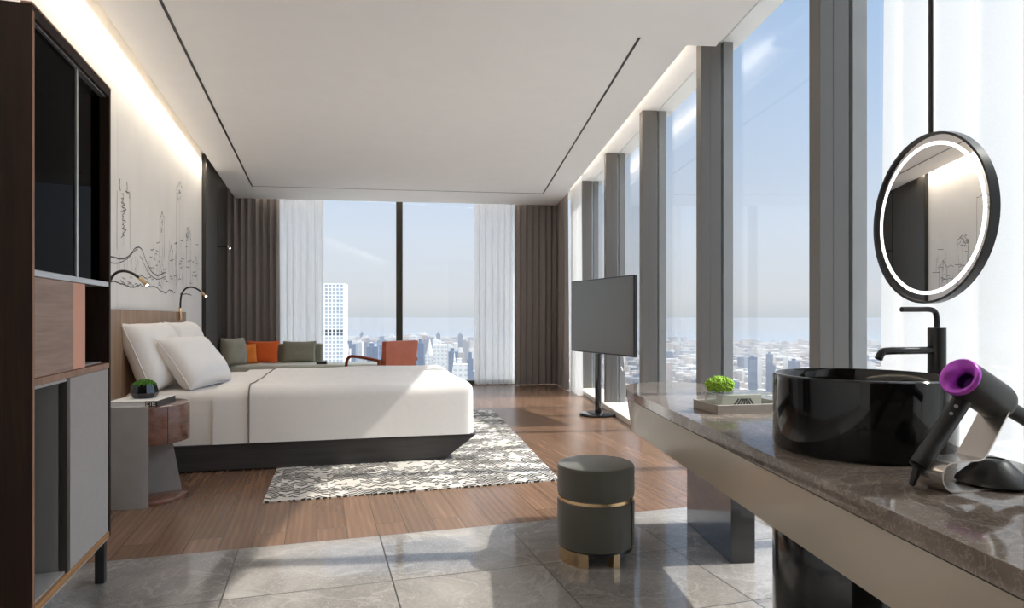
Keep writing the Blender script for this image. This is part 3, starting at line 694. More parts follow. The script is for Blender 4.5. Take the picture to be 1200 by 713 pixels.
def pillow_fn(w, h, t, n=2.6, pinch=0.06, seed=0):
    rr = random.Random(seed); a1, a2, a3 = (rr.uniform(0, 6.28) for _ in range(3))
    def f(sgn):
        def g(i, j):
            u = 2 * i - 1; v = 2 * j - 1
            x = u * w / 2 * (1 - pinch * (1 - abs(v)) * abs(u) ** 3 * 0 - pinch * (1 - v * v) * (1 if abs(u) > 0 else 0) * abs(u) ** 6)
            y = v * h / 2 * (1 - pinch * (1 - u * u) * abs(v) ** 6)
            e = max(0, (1 - abs(u) ** n) * (1 - abs(v) ** n)) ** 0.5
            z = sgn * t / 2 * e * (1 + 0.05 * math.sin(3 * u + a1) + 0.05 * math.sin(4 * v + a2) + 0.03 * math.sin(7 * u - 5 * v + a3))
            return Vector((x, y, z))
        return g
    return f
def pillow(name, label, cat, w, h, t, M4, mat, pipe=None, group=None, seed=0, n=2.6, pinch=0.06, body='cushion_cover'):
    base = M4.translation.copy(); rot = M4.to_euler()
    o = empty(name, base, 0, label, cat, group); o.rotation_euler = rot
    f = pillow_fn(w, h, t, n, pinch, seed)
    m = MB(); m.grid(f(1), 28, 28); m.grid(f(-1), 28, 28)
    bmesh.ops.remove_doubles(m.bm, verts=m.bm.verts, dist=1e-5)
    m.build(body, mat, o, smooth=180)
    if pipe:
        g = f(1); pts = [g(k / 24, 0) for k in range(24)] + [g(1, k / 24) for k in range(24)] + [g(1 - k / 24, 1) for k in range(24)] + [g(0, 1 - k / 24) for k in range(24)]
        MB().tube(pts, 0.004, 6, closed=True).build('piping', pipe, o)
    return o
bedM = Matrix.Translation(bed_o) @ Matrix.Rotation(aBed, 4, 'Z')
def on_bed(x, y, z, lean, w_yaw=0.0, roll=0.0):
    # pillow plane: width along bed y, height leaning back towards the headboard by lean (0 = upright)
    xax = Vector((math.sin(w_yaw), math.cos(w_yaw), 0)); up = Vector((-math.sin(lean) * math.cos(w_yaw), math.sin(lean) * math.sin(w_yaw), math.cos(lean)))
    zax = xax.cross(up).normalized()
    m4 = Matrix((xax, up, zax)).transposed().to_4x4()
    if roll: m4 = m4 @ Matrix.Rotation(roll, 4, 'Z')
    return bedM @ Matrix.Translation((x, y, z)) @ m4
pillow('pillow', 'large white pillow standing against the headboard, nearest of the bed pillows', 'pillow', 0.78, 0.52, 0.24, on_bed(0.185, -0.53, 0.815, R(22), R(4)), M['pillow'], M['pillow'], seed=1, n=4)
pillow('pillow', 'large white pillow standing against the headboard, at the far side of the bed', 'pillow', 0.78, 0.52, 0.24, on_bed(0.185, 0.40, 0.815, R(20)), M['pillow'], M['pillow'], seed=2, n=4)
pillow('pillow', 'white pillow leaning in front of the near upright pillow', 'pillow', 0.63, 0.43, 0.22, on_bed(0.455, -0.53, 0.762, R(35), R(15)), M['pillow'], M['pillow'], seed=3, n=4)

# ================================================================== READING LAMPS
def gooseneck(t_, label):
    o = empty('reading_lamp', L(-1.278, t_, 1.16), aL, label, 'lamp', 'gooseneck reading lamps above the headboard')
    m = MB(); m.cyl(0.014, -0.06, 0.06, 20, 0.003, TR(0.014, 0, -0.03)); m.build('socket', M['brass'], o)
    pts = [(0.014, 0, 0.03), (0.016, 0, 0.09), (0.026, -0.003, 0.16), (0.06, -0.006, 0.215), (0.105, -0.009, 0.232), (0.15, -0.012, 0.222), (0.19, -0.014, 0.196), (0.205, -0.015, 0.183)]
    m = MB(); m.tube(spline(pts, 6), 0.0085, 12); m.build('arm', M['black'], o)
    m = MB(); m.tube([(0.198, -0.0145, 0.19), (0.22, -0.016, 0.168), (0.242, -0.018, 0.145)], [0.011, 0.0125, 0.0135], 16); hd = m.build('head', M['brass'], o)
    m = MB(); m.lathe([(0, -0.004), (0.006, -0.003), (0.009, 0.0)], 16, Matrix.Translation((0.2435, -0.018, 0.1435)) @ frame_from((0.022, -0.002, -0.023)) @ Matrix.Rotation(PI, 4, 'X')); m.build('bulb', M['bulb'], hd)
    return o
l1 = gooseneck(4.70, 'black gooseneck reading lamp with brass head beside the display cabinet')
l2 = gooseneck(7.02, 'black gooseneck reading lamp with brass head at the far end of the headboard')
o = empty('wall_spotlight', L(-1.30, TGAP + 0.03, 2.07), aL, 'slim dark wall spotlight on the bronze panels near the drapes', 'lamp')
m = MB(); m.cyl(0.02, 0, 0.008, 20, M4=TR(0, 0, 0, 0, R(90), 0)); m.build('mount', M['black'], o)
m = MB(); m.tube([(0, 0, 0), (0.13, 0, 0.0)], 0.007, 12); m.build('arm', M['black'], o)
m = MB(); m.tube([(0.12, 0, 0.012), (0.155, 0, -0.022)], 0.013, 16); hd = m.build('head', M['steel'], o)
m = MB(); m.lathe([(0, 0.004), (0.010, 0)], 16, Matrix.Translation((0.1555, 0, -0.0225)) @ frame_from((0.72, 0, -0.7))); m.build('bulb', M['bulb'], hd)

# ================================================================== NIGHTSTAND + things on it
ncx, ncy = -2.25, 4.03
ns = empty('nightstand', (ncx, ncy, 0), 0, 'round walnut nightstand wrapped in a tall grey leather shell', 'nightstand')
m = MB(); m.cyl(0.252, 0.348, 0.574, 64, 0.006); dr = m.build('drum', M['ntwood'], ns)
m = MB(); m.cyl(0.25, 0.0, 0.022, 64, 0.004); m.build('base_disc', M['ntwood'], ns)
m = MB()
def shell(rin, rout, a0, a1, z0, z1):
    m.lathe([(rin, z0), (rout, z0), (rout, z1 - 0.004), (rout - 0.004, z1), (rin, z1), (rin, z0)], 60, None, a0, a1)
shell(0.256, 0.276, R(110), R(303.5), 0.0, 0.585); m.build('shell', M['ntgrey'], ns)
# drawer front seam and flared fin leg
ang = R(-24)
m = MB(); m.box(0.2515, 0.2535, -0.002, 0.002, 0.352, 0.570, 0, 1, Matrix.Rotation(R(-32), 4, 'Z')); m.build('drawer_gap', M['black'], ns, smooth=0)
m = MB()
fv = [(-0.12, 0.022), (0.205, 0.022), (0.15, 0.349), (-0.12, 0.349)]
m.prism([(a, b) for a, b in fv], -0.012, 0.012, Matrix.Rotation(R(29), 4, 'Z') @ Matrix.Rotation(R(90), 4, 'X')); m.build('fin_leg', M['ntgrey'], ns, smooth=0)
# book
bk = empty('book', (ncx - 0.01, ncy - 0.03, 0.574), R(8), 'white hardback book with black lettered spine on the nightstand', 'book')
m = MB(); m.box(-0.11, 0.15, -0.15, 0.13, 0.003, 0.03, 0.001, 1); m.build('pages', M['paper'], bk, smooth=0)
m = MB(); m.box(-0.115, 0.155, -0.155, 0.135, 0.0, 0.0035, 0.0008, 1); m.box(-0.115, 0.155, -0.155, 0.135, 0.03, 0.0335, 0.0008, 1); m.build('cover', M['paper'], bk, smooth=0)
m = MB(); m.box(0.1535, 0.1565, -0.155, 0.135, 0.0, 0.0335, 0.0006, 1); m.box(0.09, 0.154, -0.1562, -0.155, 0.0, 0.0335, 0, 1); sp = m.build('spine', M['black'], bk, smooth=0)
m = MB()
def mark(x0, x1, z0, z1): m.box(x0, x1, -0.1568, -0.156, z0, z1)
mark(0.096, 0.100, 0.005, 0.028); mark(0.100, 0.112, 0.005, 0.009); mark(0.100, 0.112, 0.024, 0.028)
mark(0.118, 0.121, 0.005, 0.028); mark(0.128, 0.132, 0.005, 0.028); mark(0.132, 0.146, 0.005, 0.009); mark(0.132, 0.146, 0.015, 0.018); mark(0.132, 0.146, 0.024, 0.028)
m.build('spine_marks', M['paper'], sp, smooth=0)
pp = empty('moss_planter', (ncx + 0.0, ncy + 0.0, 0.6075), R(20), 'black faceted bowl planter of dark green moss on the book', 'planter')
m = MB(); m.lathe([(0, 0), (0.060, 0), (0.072, 0.014), (0.080, 0.032), (0.066, 0.085), (0.060, 0.085), (0.060, 0.07), (0, 0.07)], 10); m.build('pot', M['blackgloss'], pp, smooth=0)
def moss_ball(rx, rz, z, seed, n, sz, rng_=None, dome=True):
    rr = random.Random(seed); m = MB()
    for k in range(n):
        u = rr.uniform(0, 2 * PI); c_ = rr.uniform(0.0 if dome else -0.75, 1); s_ = math.sqrt(1 - c_ * c_); k_ = rr.uniform(0.9, 1.03)
        cx0 = Vector((rx * s_ * math.cos(u) * k_, rx * s_ * math.sin(u) * k_, z + rz * c_ * k_)); q_ = sz * rr.uniform(0.7, 1.25)
        ov = [m.bm.verts.new(cx0 + Vector(d_) * q_) for d_ in ((1, 0, 0), (0, 1, 0), (-1, 0, 0), (0, -1, 0), (0, 0, 1.2), (0, 0, -1))]
        for i_ in range(4):
            m.bm.faces.new((ov[i_], ov[(i_ + 1) % 4], ov[4])); m.bm.faces.new((ov[(i_ + 1) % 4], ov[i_], ov[5]))
    m.lathe([(0, z - (0 if dome else rz * 0.8)), (rx * 0.7, z - (0 if dome else rz * 0.7)), (rx * 0.92, z), (rx * 0.8, z + rz * 0.55), (rx * 0.45, z + rz * 0.85), (0, z + rz * 0.95)], 24)
    return m
moss_ball(0.062, 0.034, 0.072, 4, 240, 0.007).build('moss', M['moss'], pp)

# ================================================================== RUG
def fl(u, v, z=0.0):
    y = (H - z) * F / (v - 372); return Vector(((u - 600) / F * y, y, z))
ra, rb = fl(308, 590.5), fl(656, 563.5)
d_ = (rb - ra).normalized(); ang = math.atan2(d_.y, d_.x); wid = (rb - ra).length
rc = fl(577.5, 481.0)
n_ = Vector((-d_.y, d_.x, 0)); rl = (rc - rb)
sk = rl.dot(d_); ln = rl.dot(n_)
cen = ra
m = MB()
poly = [(0, 0), (wid, 0), (wid + sk, ln), (sk * 0.4 - 0.05, ln)]
m.prism(poly, 0.0005, 0.009)
o = m.build('rug', M['rug'], loc=ra, rotz=ang, smooth=0); tag(o, 'ivory and black woven rug under the foot of the bed', 'rug')

# ================================================================== STOOL
sx, sy = 0.385, 3.03
st = empty('stool', (sx, sy, 0.001), R(0), 'round dark olive velvet stool with brass band and base', 'stool')
r_ = 0.176
m = MB(); m.cyl(r_, 0.285, 0.432, 64, 0.014); m.build('seat', M['velvet'], st)
m = MB(); m.cyl(r_ - 0.004, 0.272, 0.286, 64); m.build('band', M['brass'], st)
m = MB(); m.lathe([(0, 0.062), (r_ - 0.02, 0.062), (r_ - 0.004, 0.068), (r_, 0.08), (r_, 0.262), (r_ - 0.004, 0.27), (0, 0.272)], 64, None, R(-29), R(326)); m.build('drum', M['velvet'], st)
m = MB(); m.cyl(r_ - 0.006, 0.05, 0.272, 48); m.build('core', M['blackgloss'], st)
m = MB(); m.lathe([(r_ - 0.012, 0.0), (r_ - 0.004, 0.0), (r_ - 0.004, 0.061), (r_ - 0.012, 0.061), (r_ - 0.012, 0)], 40, None, R(170), R(252)); m.build('foot_ring', M['brass'], st)
for a in (R(-64), R(60), R(130)):
    m = MB(); m.box(r_ - 0.055, r_ - 0.006, -0.018, 0.018, 0.0, 0.062, 0.002, 1, Matrix.Rotation(a, 4, 'Z')); m.build('leg', M['brass'], st, smooth=0)

# ================================================================== TELEVISION ON FLOOR STAND
ta, tb_ = Vector((0.739, 8.03, 0)), Vector((1.263, 6.72, 0))
tc_ = (ta + tb_) / 2; td = (tb_ - ta).normalized(); tang = math.atan2(td.y, td.x)
tv = empty('television', (0.966, 7.38, 0), tang, 'large flat television on a black pedestal stand by the windows', 'television')
tw = (tb_ - ta).length; loc_off = Matrix.Rotation(-tang, 4, 'Z') @ (tc_ - Vector((0.966, 7.38, 0)))
cx_, cy_ = loc_off.x, loc_off.y
# local -y faces ... normal pointing to the bed side
zb, zt = 0.69, 1.535
m = MB(); m.box(cx_ - tw / 2, cx_ + tw / 2, cy_ - 0.018, cy_ + 0.022, zb, zt, 0.004, 2); m.build('housing', M['black'], tv, smooth=0)
m = MB(); m.box(cx_ - tw / 2 + 0.012, cx_ + tw / 2 - 0.012, cy_ - 0.0205, cy_ - 0.018, zb + 0.016, zt - 0.012); m.build('screen', M['screen'], tv, smooth=0)
m = MB(); m.cyl(0.208, 0, 0.028, 64, 0.005); m.build('base', M['blackgloss'], tv)
m = MB(); m.cyl(0.036, 0.028, zb - 0.001, 32); m.build('pole', M['blackgloss'], tv)
m = MB(); m.box(-0.16, 0.16, cy_ + 0.022, cy_ + 0.06, 0.95, 1.25, 0.004, 1); m.build('bracket', M['black'], tv, smooth=0)
m = MB(); xc = cx_ + tw * 0.30; m.tube(spline([(xc, cy_ + 0.03, zb + 0.05), (xc, cy_ + 0.03, zb - 0.02), (xc + 0.02, cy_ + 0.03, zb - 0.12), (xc - 0.015, cy_ + 0.03, zb - 0.16), (xc - 0.05, cy_ + 0.03, zb - 0.12)], 6), 0.006, 8); m.build('cable', M['paper'], tv)

# ================================================================== VANITY
ZV = 0.735
va = empty('vanity', (0, 0, 0), aW, 'long marble topped vanity with taupe apron along the side windows', 'vanity')
def vpoly(q0, q1, t0, tc, bb, n=2.5, k=28):
    cq = (q0 + q1) / 2; a = (q1 - q0) / 2
    out = [(q0, t0)]
    for i in range(k + 1):
        th = PI - PI * i / k; c_, s_ = math.cos(th), math.sin(th)
        out.append((cq + a * math.copysign(abs(c_) ** (2 / n), c_), tc + bb * abs(s_) ** (2 / n)))
    out.append((q1, t0)); return out[::-1]
m = MB(); m.prism(vpoly(0.80, 1.385, 0.778, 3.10, 0.54), ZV - 0.042, ZV, bev=0.003); m.build('countertop', M['marble_top'], va, smooth=30)
m = MB(); m.prism(vpoly(0.815, 1.375, 0.778, 3.06, 0.50), 0.54, ZV - 0.0475, poly_top=vpoly(0.806, 1.38, 0.778, 3.09, 0.54)); m.build('apron', M['apron'], va, smooth=30)
m = MB(); m.box(1.175, 1.285, 2.86, 3.45, 0.002, 0.541, 0.002, 1); m.build('support_panel', M['blackgloss'], va, smooth=0)
px_, py_ = inW(Vector((0.99, 1.96, 0)))
m = MB(); m.cyl(0.20, 0.002, 0.541, 64, 0.002, TR(px_, py_, 0)); m.build('pedestal', M['blackgloss'], va)
m = MB(); m.prism(vpoly(0.815, 1.372, 0.778, 3.08, 0.53), ZV - 0.0475, ZV - 0.042); m.build('shadow_gap', M['black'], va, smooth=0)
# sink
sk_ = empty('vessel_sink', (0.967, 1.827, ZV), 0, 'round glossy black vessel sink on the marble vanity', 'sink')
r = 0.227; h = 0.207
m = MB(); m.lathe([(0, 0.0), (r - 0.012, 0.0), (r - 0.004, 0.004), (r, 0.014), (r, h - 0.004), (r - 0.004, h), (r - 0.009, h), (r - 0.013, h - 0.005), (r - 0.018, h - 0.04), (r - 0.05, 0.06), (r - 0.10, 0.035), (0.03, 0.026), (0, 0.026)], 96); m.build('basin', M['sinkblack'], sk_)
m = MB(); m.cyl(0.026, 0.026, 0.032, 32, 0.002); m.build('drain', M['black'], sk_)
# faucet
fx, fy = 1.223, 1.895
fa = empty('faucet', (fx, fy, ZV), math.atan2(1.827 - fy, 0.967 - fx), 'tall matte black faucet standing behind the black sink', 'faucet')
zb_ = 1.06 - ZV
m = MB(); m.cyl(0.0235, 0, zb_ + 0.01, 32, 0.002); m.build('body', M['black'], fa)
m = MB(); zs = 1.005 - ZV; m.tube(spline([(0, 0, zs), (0.10, 0, zs), (0.17, 0, zs), (0.192, 0, zs - 0.004), (0.204, 0, zs - 0.022)], 5), 0.0105, 16); m.build('spout', M['black'], fa)
m = MB(); zl = 1.122 - ZV; m.tube(spline([(0, 0, zb_), (0, 0, zl - 0.03), (0.006, 0, zl - 0.008), (0.026, 0, zl), (0.08, 0, zl), (0.125, 0, zl)], 6), 0.0075, 14); m.build('lever', M['black'], fa)
# mirror hung on a rod
mx_, my_, mz_ = 1.222, 1.93, 1.388
mq = empty('round_mirror', (mx_, my_, mz_), aW + R(89.65), 'round black framed mirror with a lit ring hanging on a rod over the sink', 'mirror')
# local: x along window (dW), y = -nW (into the room) after rotation of +90: y axis -> -nW
Rm = 0.248
face = Matrix.Rotation(R(-90), 4, 'X')   # lathe axis z -> +y
m = MB(); m.lathe([(Rm - 0.007, 0.001), (Rm - 0.007, 0.012), (Rm, 0.012), (Rm, -0.012), (0, -0.012), (0, -0.007), (Rm - 0.010, -0.007)], 96, face); m.build('frame', M['black'], mq)
m = MB(); m.lathe([(0, 0.004), (Rm - 0.007, 0.004), (Rm - 0.007, -0.001), (0, -0.001)], 96, face); m.build('mirror_glass', M['mirror'], mq, smooth=20)
m = MB(); m.lathe([(Rm - 0.036, 0.0042), (Rm - 0.036, 0.0056), (Rm - 0.026, 0.0056), (Rm - 0.026, 0.0042)], 96, face); m.build('light_ring', M['ring'], mq)
m = MB(); m.cyl(0.0065, Rm - 0.004, ZC - mz_, 16, M4=TR(0, -0.006, 0)); m.build('rod', M['black'], mq)
m = MB(); m.cyl(0.03, ZC - mz_ - 0.012, ZC - mz_, 24, 0.002, TR(0, -0.006, 0)); m.build('ceiling_mount', M['black'], mq)
# tray, glass box, moss
tr = empty('tray', (0.768, 2.46, ZV), R(12), 'low rectangular grey tray on the far end of the vanity', 'tray')
m = MB(); m.box(0, 0.30, 0, 0.19, 0, 0.006, 0.001, 1); m.build('base', M['tray'], tr, smooth=0)
for (a, b, c_, d) in ((0, 0.30, 0, 0.008), (0, 0.30, 0.182, 0.19), (0, 0.008, 0.008, 0.182), (0.292, 0.30, 0.008, 0.182)):
    m = MB(); m.box(a, b, c_, d, 0.006, 0.035, 0.001, 1); m.build('side', M['tray'], tr, smooth=0)
gb = empty('glass_box', Vector((0.768, 2.46, ZV + 0.006)) + Matrix.Rotation(R(12), 4, 'Z') @ Vector((0.02, 0.028, 0)), R(12), 'clear glass box with a pale patterned card inside, in the grey tray', 'glass box')
bw_, bd_, bh_ = 0.24, 0.10, 0.066
for (a, b, c_, d, e, f_) in ((0, bw_, 0, .003, 0, bh_), (0, bw_, bd_ - .003, bd_, 0, bh_), (0, .003, .003, bd_ - .003, 0, bh_), (bw_ - .003, bw_, .003, bd_ - .003, 0, bh_), (0.003, bw_ - 0.003, .003, bd_ - .003, bh_ - .003, bh_)):
    m = MB(); m.box(a, b, c_, d, e, f_); m.build('glass_side', M['clear'], gb, smooth=0)
m = MB()
for a in ((0, 0), (bw_, 0), (0, bd_), (bw_, bd_)): m.box(a[0] - .0015, a[0] + .0015, a[1] - .0015, a[1] + .0015, 0, bh_)
for z in (0.0, bh_):
    for y in (0, bd_): m.box(0, bw_, y - .0015, y + .0015, z - .0013 + .0013 * (z == 0), z + .0013 + .0013 * (z == 0))
    for x in (0, bw_): m.box(x - .0015, x + .0015, 0, bd_, z - .0013 + .0013 * (z == 0), z + .0013 + .0013 * (z == 0))
m.build('metal_edges', M['steel'], gb, smooth=0)
m = MB(); m.box(0.03, 0.20, 0.03, 0.07, 0.001, 0.058); cd = m.build('card', M['sill'], gb, smooth=0)
m = MB()
for k in range(7):
    a = R(20 + 22 * k); x0 = 0.06 + 0.018 * k
    m.ribbon([(x0, 0.0292, 0.004), (x0 + 0.016 * math.cos(a) + 0.01, 0.0292, 0.022), (x0 + 0.034 * math.cos(a) + 0.01, 0.0292, 0.044)], 0.007, (0, 1, 0))
m.build('leaf_print', M['panel'], cd, smooth=0)
ms = empty('moss_ball', Vector((0.768, 2.46, ZV + 0.006 + bh_ + 0.0015)) + Matrix.Rotation(R(12), 4, 'Z') @ Vector((0.052, 0.078, 0)), 0, 'small lime green moss cushion plant on the glass box', 'plant')
rr = random.Random(5); m = moss_ball(0.052, 0.031, 0.030, 6, 420, 0.0055, dome=False); m.build('leaves', M['moss2'], ms)

# ================================================================== HAIR DRYER ON STAND
e1 = Vector((0.95, 0.313, 0)).normalized(); e2 = Vector((-e1.y, e1.x, 0)); s0 = Vector((0.9064, 1.358, 0))
sd = empty('dryer_stand', (0.985, 1.40, ZV), math.atan2(e1.y, e1.x), 'bent champagne metal hair dryer stand with a black weighted foot', 'stand')
off = Vector((0.985, 1.40, 0)); ob = inv = Matrix.Rotation(-math.atan2(e1.y, e1.x), 4, 'Z')
def sloc(s, wd, z): v = inv @ (s0 + e1 * s + e2 * wd - off); return Vector((v.x, v.y, z - ZV))
prof = spline([(0.20, 0.737, 0), (0.10, 0.737, 0), (0.03, 0.737, 0), (0.0, 0.740, 0), (-0.019, 0.755, 0), (-0.023, 0.776, 0), (-0.012, 0.793, 0), (0.008, 0.799, 0), (0.06, 0.799, 0), (0.088, 0.800, 0), (0.104, 0.812, 0), (0.135, 0.852, 0), (0.174, 0.905, 0)], 6)
m = MB()
def ribbon_solid(m, prof, w0, w1, th):
    n = len(prof); top = []; 
    rows = []
    for i, p in enumerate(prof):
        d = (prof[min(i + 1, n - 1)] - prof[max(i - 1, 0)]); d = Vector((d.x, d.y, 0)).normalized(); nn = Vector((-d.y, d.x, 0))
        a = p + nn * th / 2; b = p - nn * th / 2
        rows.append([m.bm.verts.new(sloc(a.x, w0, a.y)), m.bm.verts.new(sloc(a.x, w1, a.y)), m.bm.verts.new(sloc(b.x, w1, b.y)), m.bm.verts.new(sloc(b.x, w0, b.y))])
    for A, Bq in zip(rows[:-1], rows[1:]):
        for k in range(4): m.bm.faces.new((A[k], A[(k + 1) % 4], Bq[(k + 1) % 4], Bq[k]))
    m.bm.faces.new(rows[0]); m.bm.faces.new(rows[-1][::-1])
ribbon_solid(m, prof, 0.0, 0.062, 0.0035); m.build('bent_sheet', M['stand'], sd, smooth=50)
cpos = inv @ (Vector((1.045, 1.43, 0)) - off)
m = MB(); m.lathe([(0, 0.0042), (0.066, 0.0042), (0.071, 0.008), (0.069, 0.014), (0.030, 0.054), (0.024, 0.058), (0.021, 0.058), (0.019, 0.055), (0, 0.055)], 48, TR(cpos.x, cpos.y, 0)); m.build('weighted_foot', M['dryer'], sd)
ra_ = inv @ (Vector((1.085, 1.445, 0)) - off); rb_ = inv @ (Vector((1.15, 1.462, 0)) - off)
m = MB(); m.tube([(ra_.x, ra_.y, 0.168), (rb_.x, rb_.y, 0.135)], 0.017, 20); m.build('attachment', M['dryer'], sd)
hd = empty('hair_dryer', (0.845, 1.395, ZV), 0, 'charcoal hair dryer with a purple intake ring resting on the metal stand', 'hair dryer')
ho = Vector((0.845, 1.395, ZV))
fc = Vector((0.949, 1.40, 0.975)); bk_ = Vector((1.078, 1.453, 0.908)); ax = (bk_ - fc).normalized(); LN = (bk_ - fc).length
Fm = Matrix.Translation(fc - ho) @ frame_from(ax)
m = MB(); m.lathe([(0.0395, 0.004), (0.0405, 0.010), (0.0415, 0.03), (0.0415, LN - 0.02), (0.039, LN - 0.008), (0.033, LN), (0, LN)], 56, Fm); m.build('head', M['dryer'], hd)
m = MB(); m.lathe([(0.041, 0.010), (0.041, 0.002), (0.0385, -0.001), (0.034, 0.0), (0.024, 0.012), (0.019, 0.022), (0.0175, 0.030)], 56, Fm); m.build('intake_ring', M['purple'], hd)
m = MB(); m.lathe([(0.0178, 0.027), (0.016, 0.045), (0, 0.045)], 40, Fm); m.build('intake_core', M['purple_dark'], hd)
hs = Vector((0.972, 1.418, 0.925)) - ho; he = Vector((0.8637, 1.398, 0.784)) - ho; ht = Vector((0.8455, 1.395, 0.743)) - ho
m = MB(); m.tube([hs, hs.lerp(he, 0.75), hs.lerp(he, 0.76), he], [0.0185, 0.0185, 0.0195, 0.0195], 28); m.build('handle', M['dryer'], hd, smooth=30)
m = MB(); m.tube([he, he.lerp(ht, 0.15), he.lerp(ht, 0.9), ht], [0.0195, 0.010, 0.0062, 0.005], 20); m.build('cord_sleeve', M['black'], hd)
hx = (he - hs).normalized(); side = hx.cross(ax).normalized()
cam_dir = (Vector((0, 0, H)) - (ho + hs)).normalized(); pr = (cam_dir - hx * cam_dir.dot(hx)).normalized()
for k in (0.16, 0.27):
    m = MB(); m.lathe([(0, 0.0025), (0.0035, 0.002), (0.004, 0), (0, -0.002)], 16, Matrix.Translation(hs.lerp(he, k) + (pr + ax * -0.35).normalized() * 0.0185) @ frame_from(pr)); m.build('button', M['steel'], hd)

# ================================================================== SOFA AND CUSHIONS
so = empty('daybed_sofa', B(-2.7, -0.45), aB, 'long low sage green daybed sofa below the back window', 'sofa')
m = MB(); m.box(-1.33, 1.2, -0.42, 0.33, 0.06, 0.24, 0.01, 2); m.build('base', M['sage_dark'], so)
m = MB(); m.softbox(-1.34, 1.22, -0.44, 0.20, 0.24, 0.425, 0.04, 5); m.build('seat', M['sage_seat'], so)
m = MB(); m.softbox(-1.34, -0.16, 0.20, 0.35, 0.24, 0.70, 0.03, 4); m.build('backrest', M['sage_dark'], so)
for x in (-1.25, 1.1):
    for y in (-0.36, 0.26): m = MB(); m.cyl(0.02, 0, 0.06, 16, M4=TR(x, y, 0)); m.build('leg', M['black'], so)
def cush(name, label, X, off_, z, w, h, t, lean, yaw, mat, seed, cat='cushion', group=None):
    # yaw 0: facing -Y (towards the camera)
    m4 = Matrix.Translation(B(X, off_, z)) @ Matrix.Rotation(aB + yaw, 4, 'Z') @ Matrix.Rotation(R(90) - lean, 4, 'X')
    return pillow(name, label, cat, w, h, t, m4, mat, mat, group, seed, 3.0, 0.07)
cush('cushion', 'sage green square cushion leaning on the sofa back, rightmost', -3.17, -0.38, 0.585, 0.48, 0.32, 0.13, R(12), 0, M['sage_dark'], 21)
cush('cushion', 'burnt orange square cushion in the middle of the sofa back', -3.70, -0.38, 0.585, 0.48, 0.33, 0.14, R(12), R(-6), M['orange'], 22)
cush('cushion', 'small amber orange cushion between the grey bolster and orange cushion', -3.83, -0.62, 0.57, 0.30, 0.29, 0.13, R(10), R(38), M['amber'], 23)
cush('cushion', 'plump grey green cushion at the left end of the sofa', -3.93, -0.80, 0.61, 0.42, 0.40, 0.22, R(8), R(62), M['sage'], 24)
o = empty('box', B(-2.74, -0.77, 0.4255), aB, 'tiny black ribbed box on the front of the sofa seat', 'box')
m = MB(); m.box(-0.07, 0.07, -0.05, 0.05, 0.0, 0.035, 0.002, 1)
m.build('case', M['black'], o, smooth=0)
m = MB()
for k in range(5): m.box(-0.062 + k * 0.028, -0.052 + k * 0.028, -0.0515, 0.0515, 0.004, 0.048)
m.build('ribs', M['velvet'], o, smooth=0)
# armchair
ac = empty('armchair', (-1.445 - 0.8 * 0.28, 8.2 + 0.6 * 0.28, 0), math.atan2(0.6, -0.8) - R(90), 'tan leather armchair with bent cherry wood arms beyond the bed', 'armchair')
m = MB(); m.prism([(-0.25, -0.36), (0.25, -0.36), (0.25, -0.28), (-0.25, -0.28)], 0.33, 0.81, bev=0.015, poly_top=[(-0.27, -0.40), (0.27, -0.40), (0.27, -0.33), (-0.27, -0.33)]); m.build('backrest', M['leather'], ac)
m = MB(); m.softbox(-0.26, 0.26, -0.28, 0.30, 0.32, 0.43, 0.03, 4, True); m.build('seat', M['leather'], ac)
for sx_ in (-0.30, 0.30):
    pts = spline([(sx_, 0.30, 0.0), (sx_, 0.31, 0.30), (sx_, 0.30, 0.52), (sx_, 0.25, 0.595), (sx_, 0.15, 0.61), (sx_, -0.15, 0.59), (sx_, -0.34, 0.565)], 6)
    m = MB(); m.tube(pts, 0.02, 12); m.build('arm', M['chairwood'], ac)
    m = MB(); m.tube([(sx_, -0.30, 0.57), (sx_, -0.34, 0.30), (sx_, -0.42, 0.0)], [0.02, 0.02, 0.016], 12); m.build('leg', M['chairwood'], ac)
    m = MB(); m.tube([(sx_, -0.33, 0.33), (sx_, 0.31, 0.33)], 0.015, 10); m.build('side_rail', M['chairwood'], ac)
for y in (-0.30, 0.24): m = MB(); m.tube([(-0.30, y, 0.33), (0.30, y, 0.33)], 0.014, 10); m.build('cross_rail', M['chairwood'], ac)

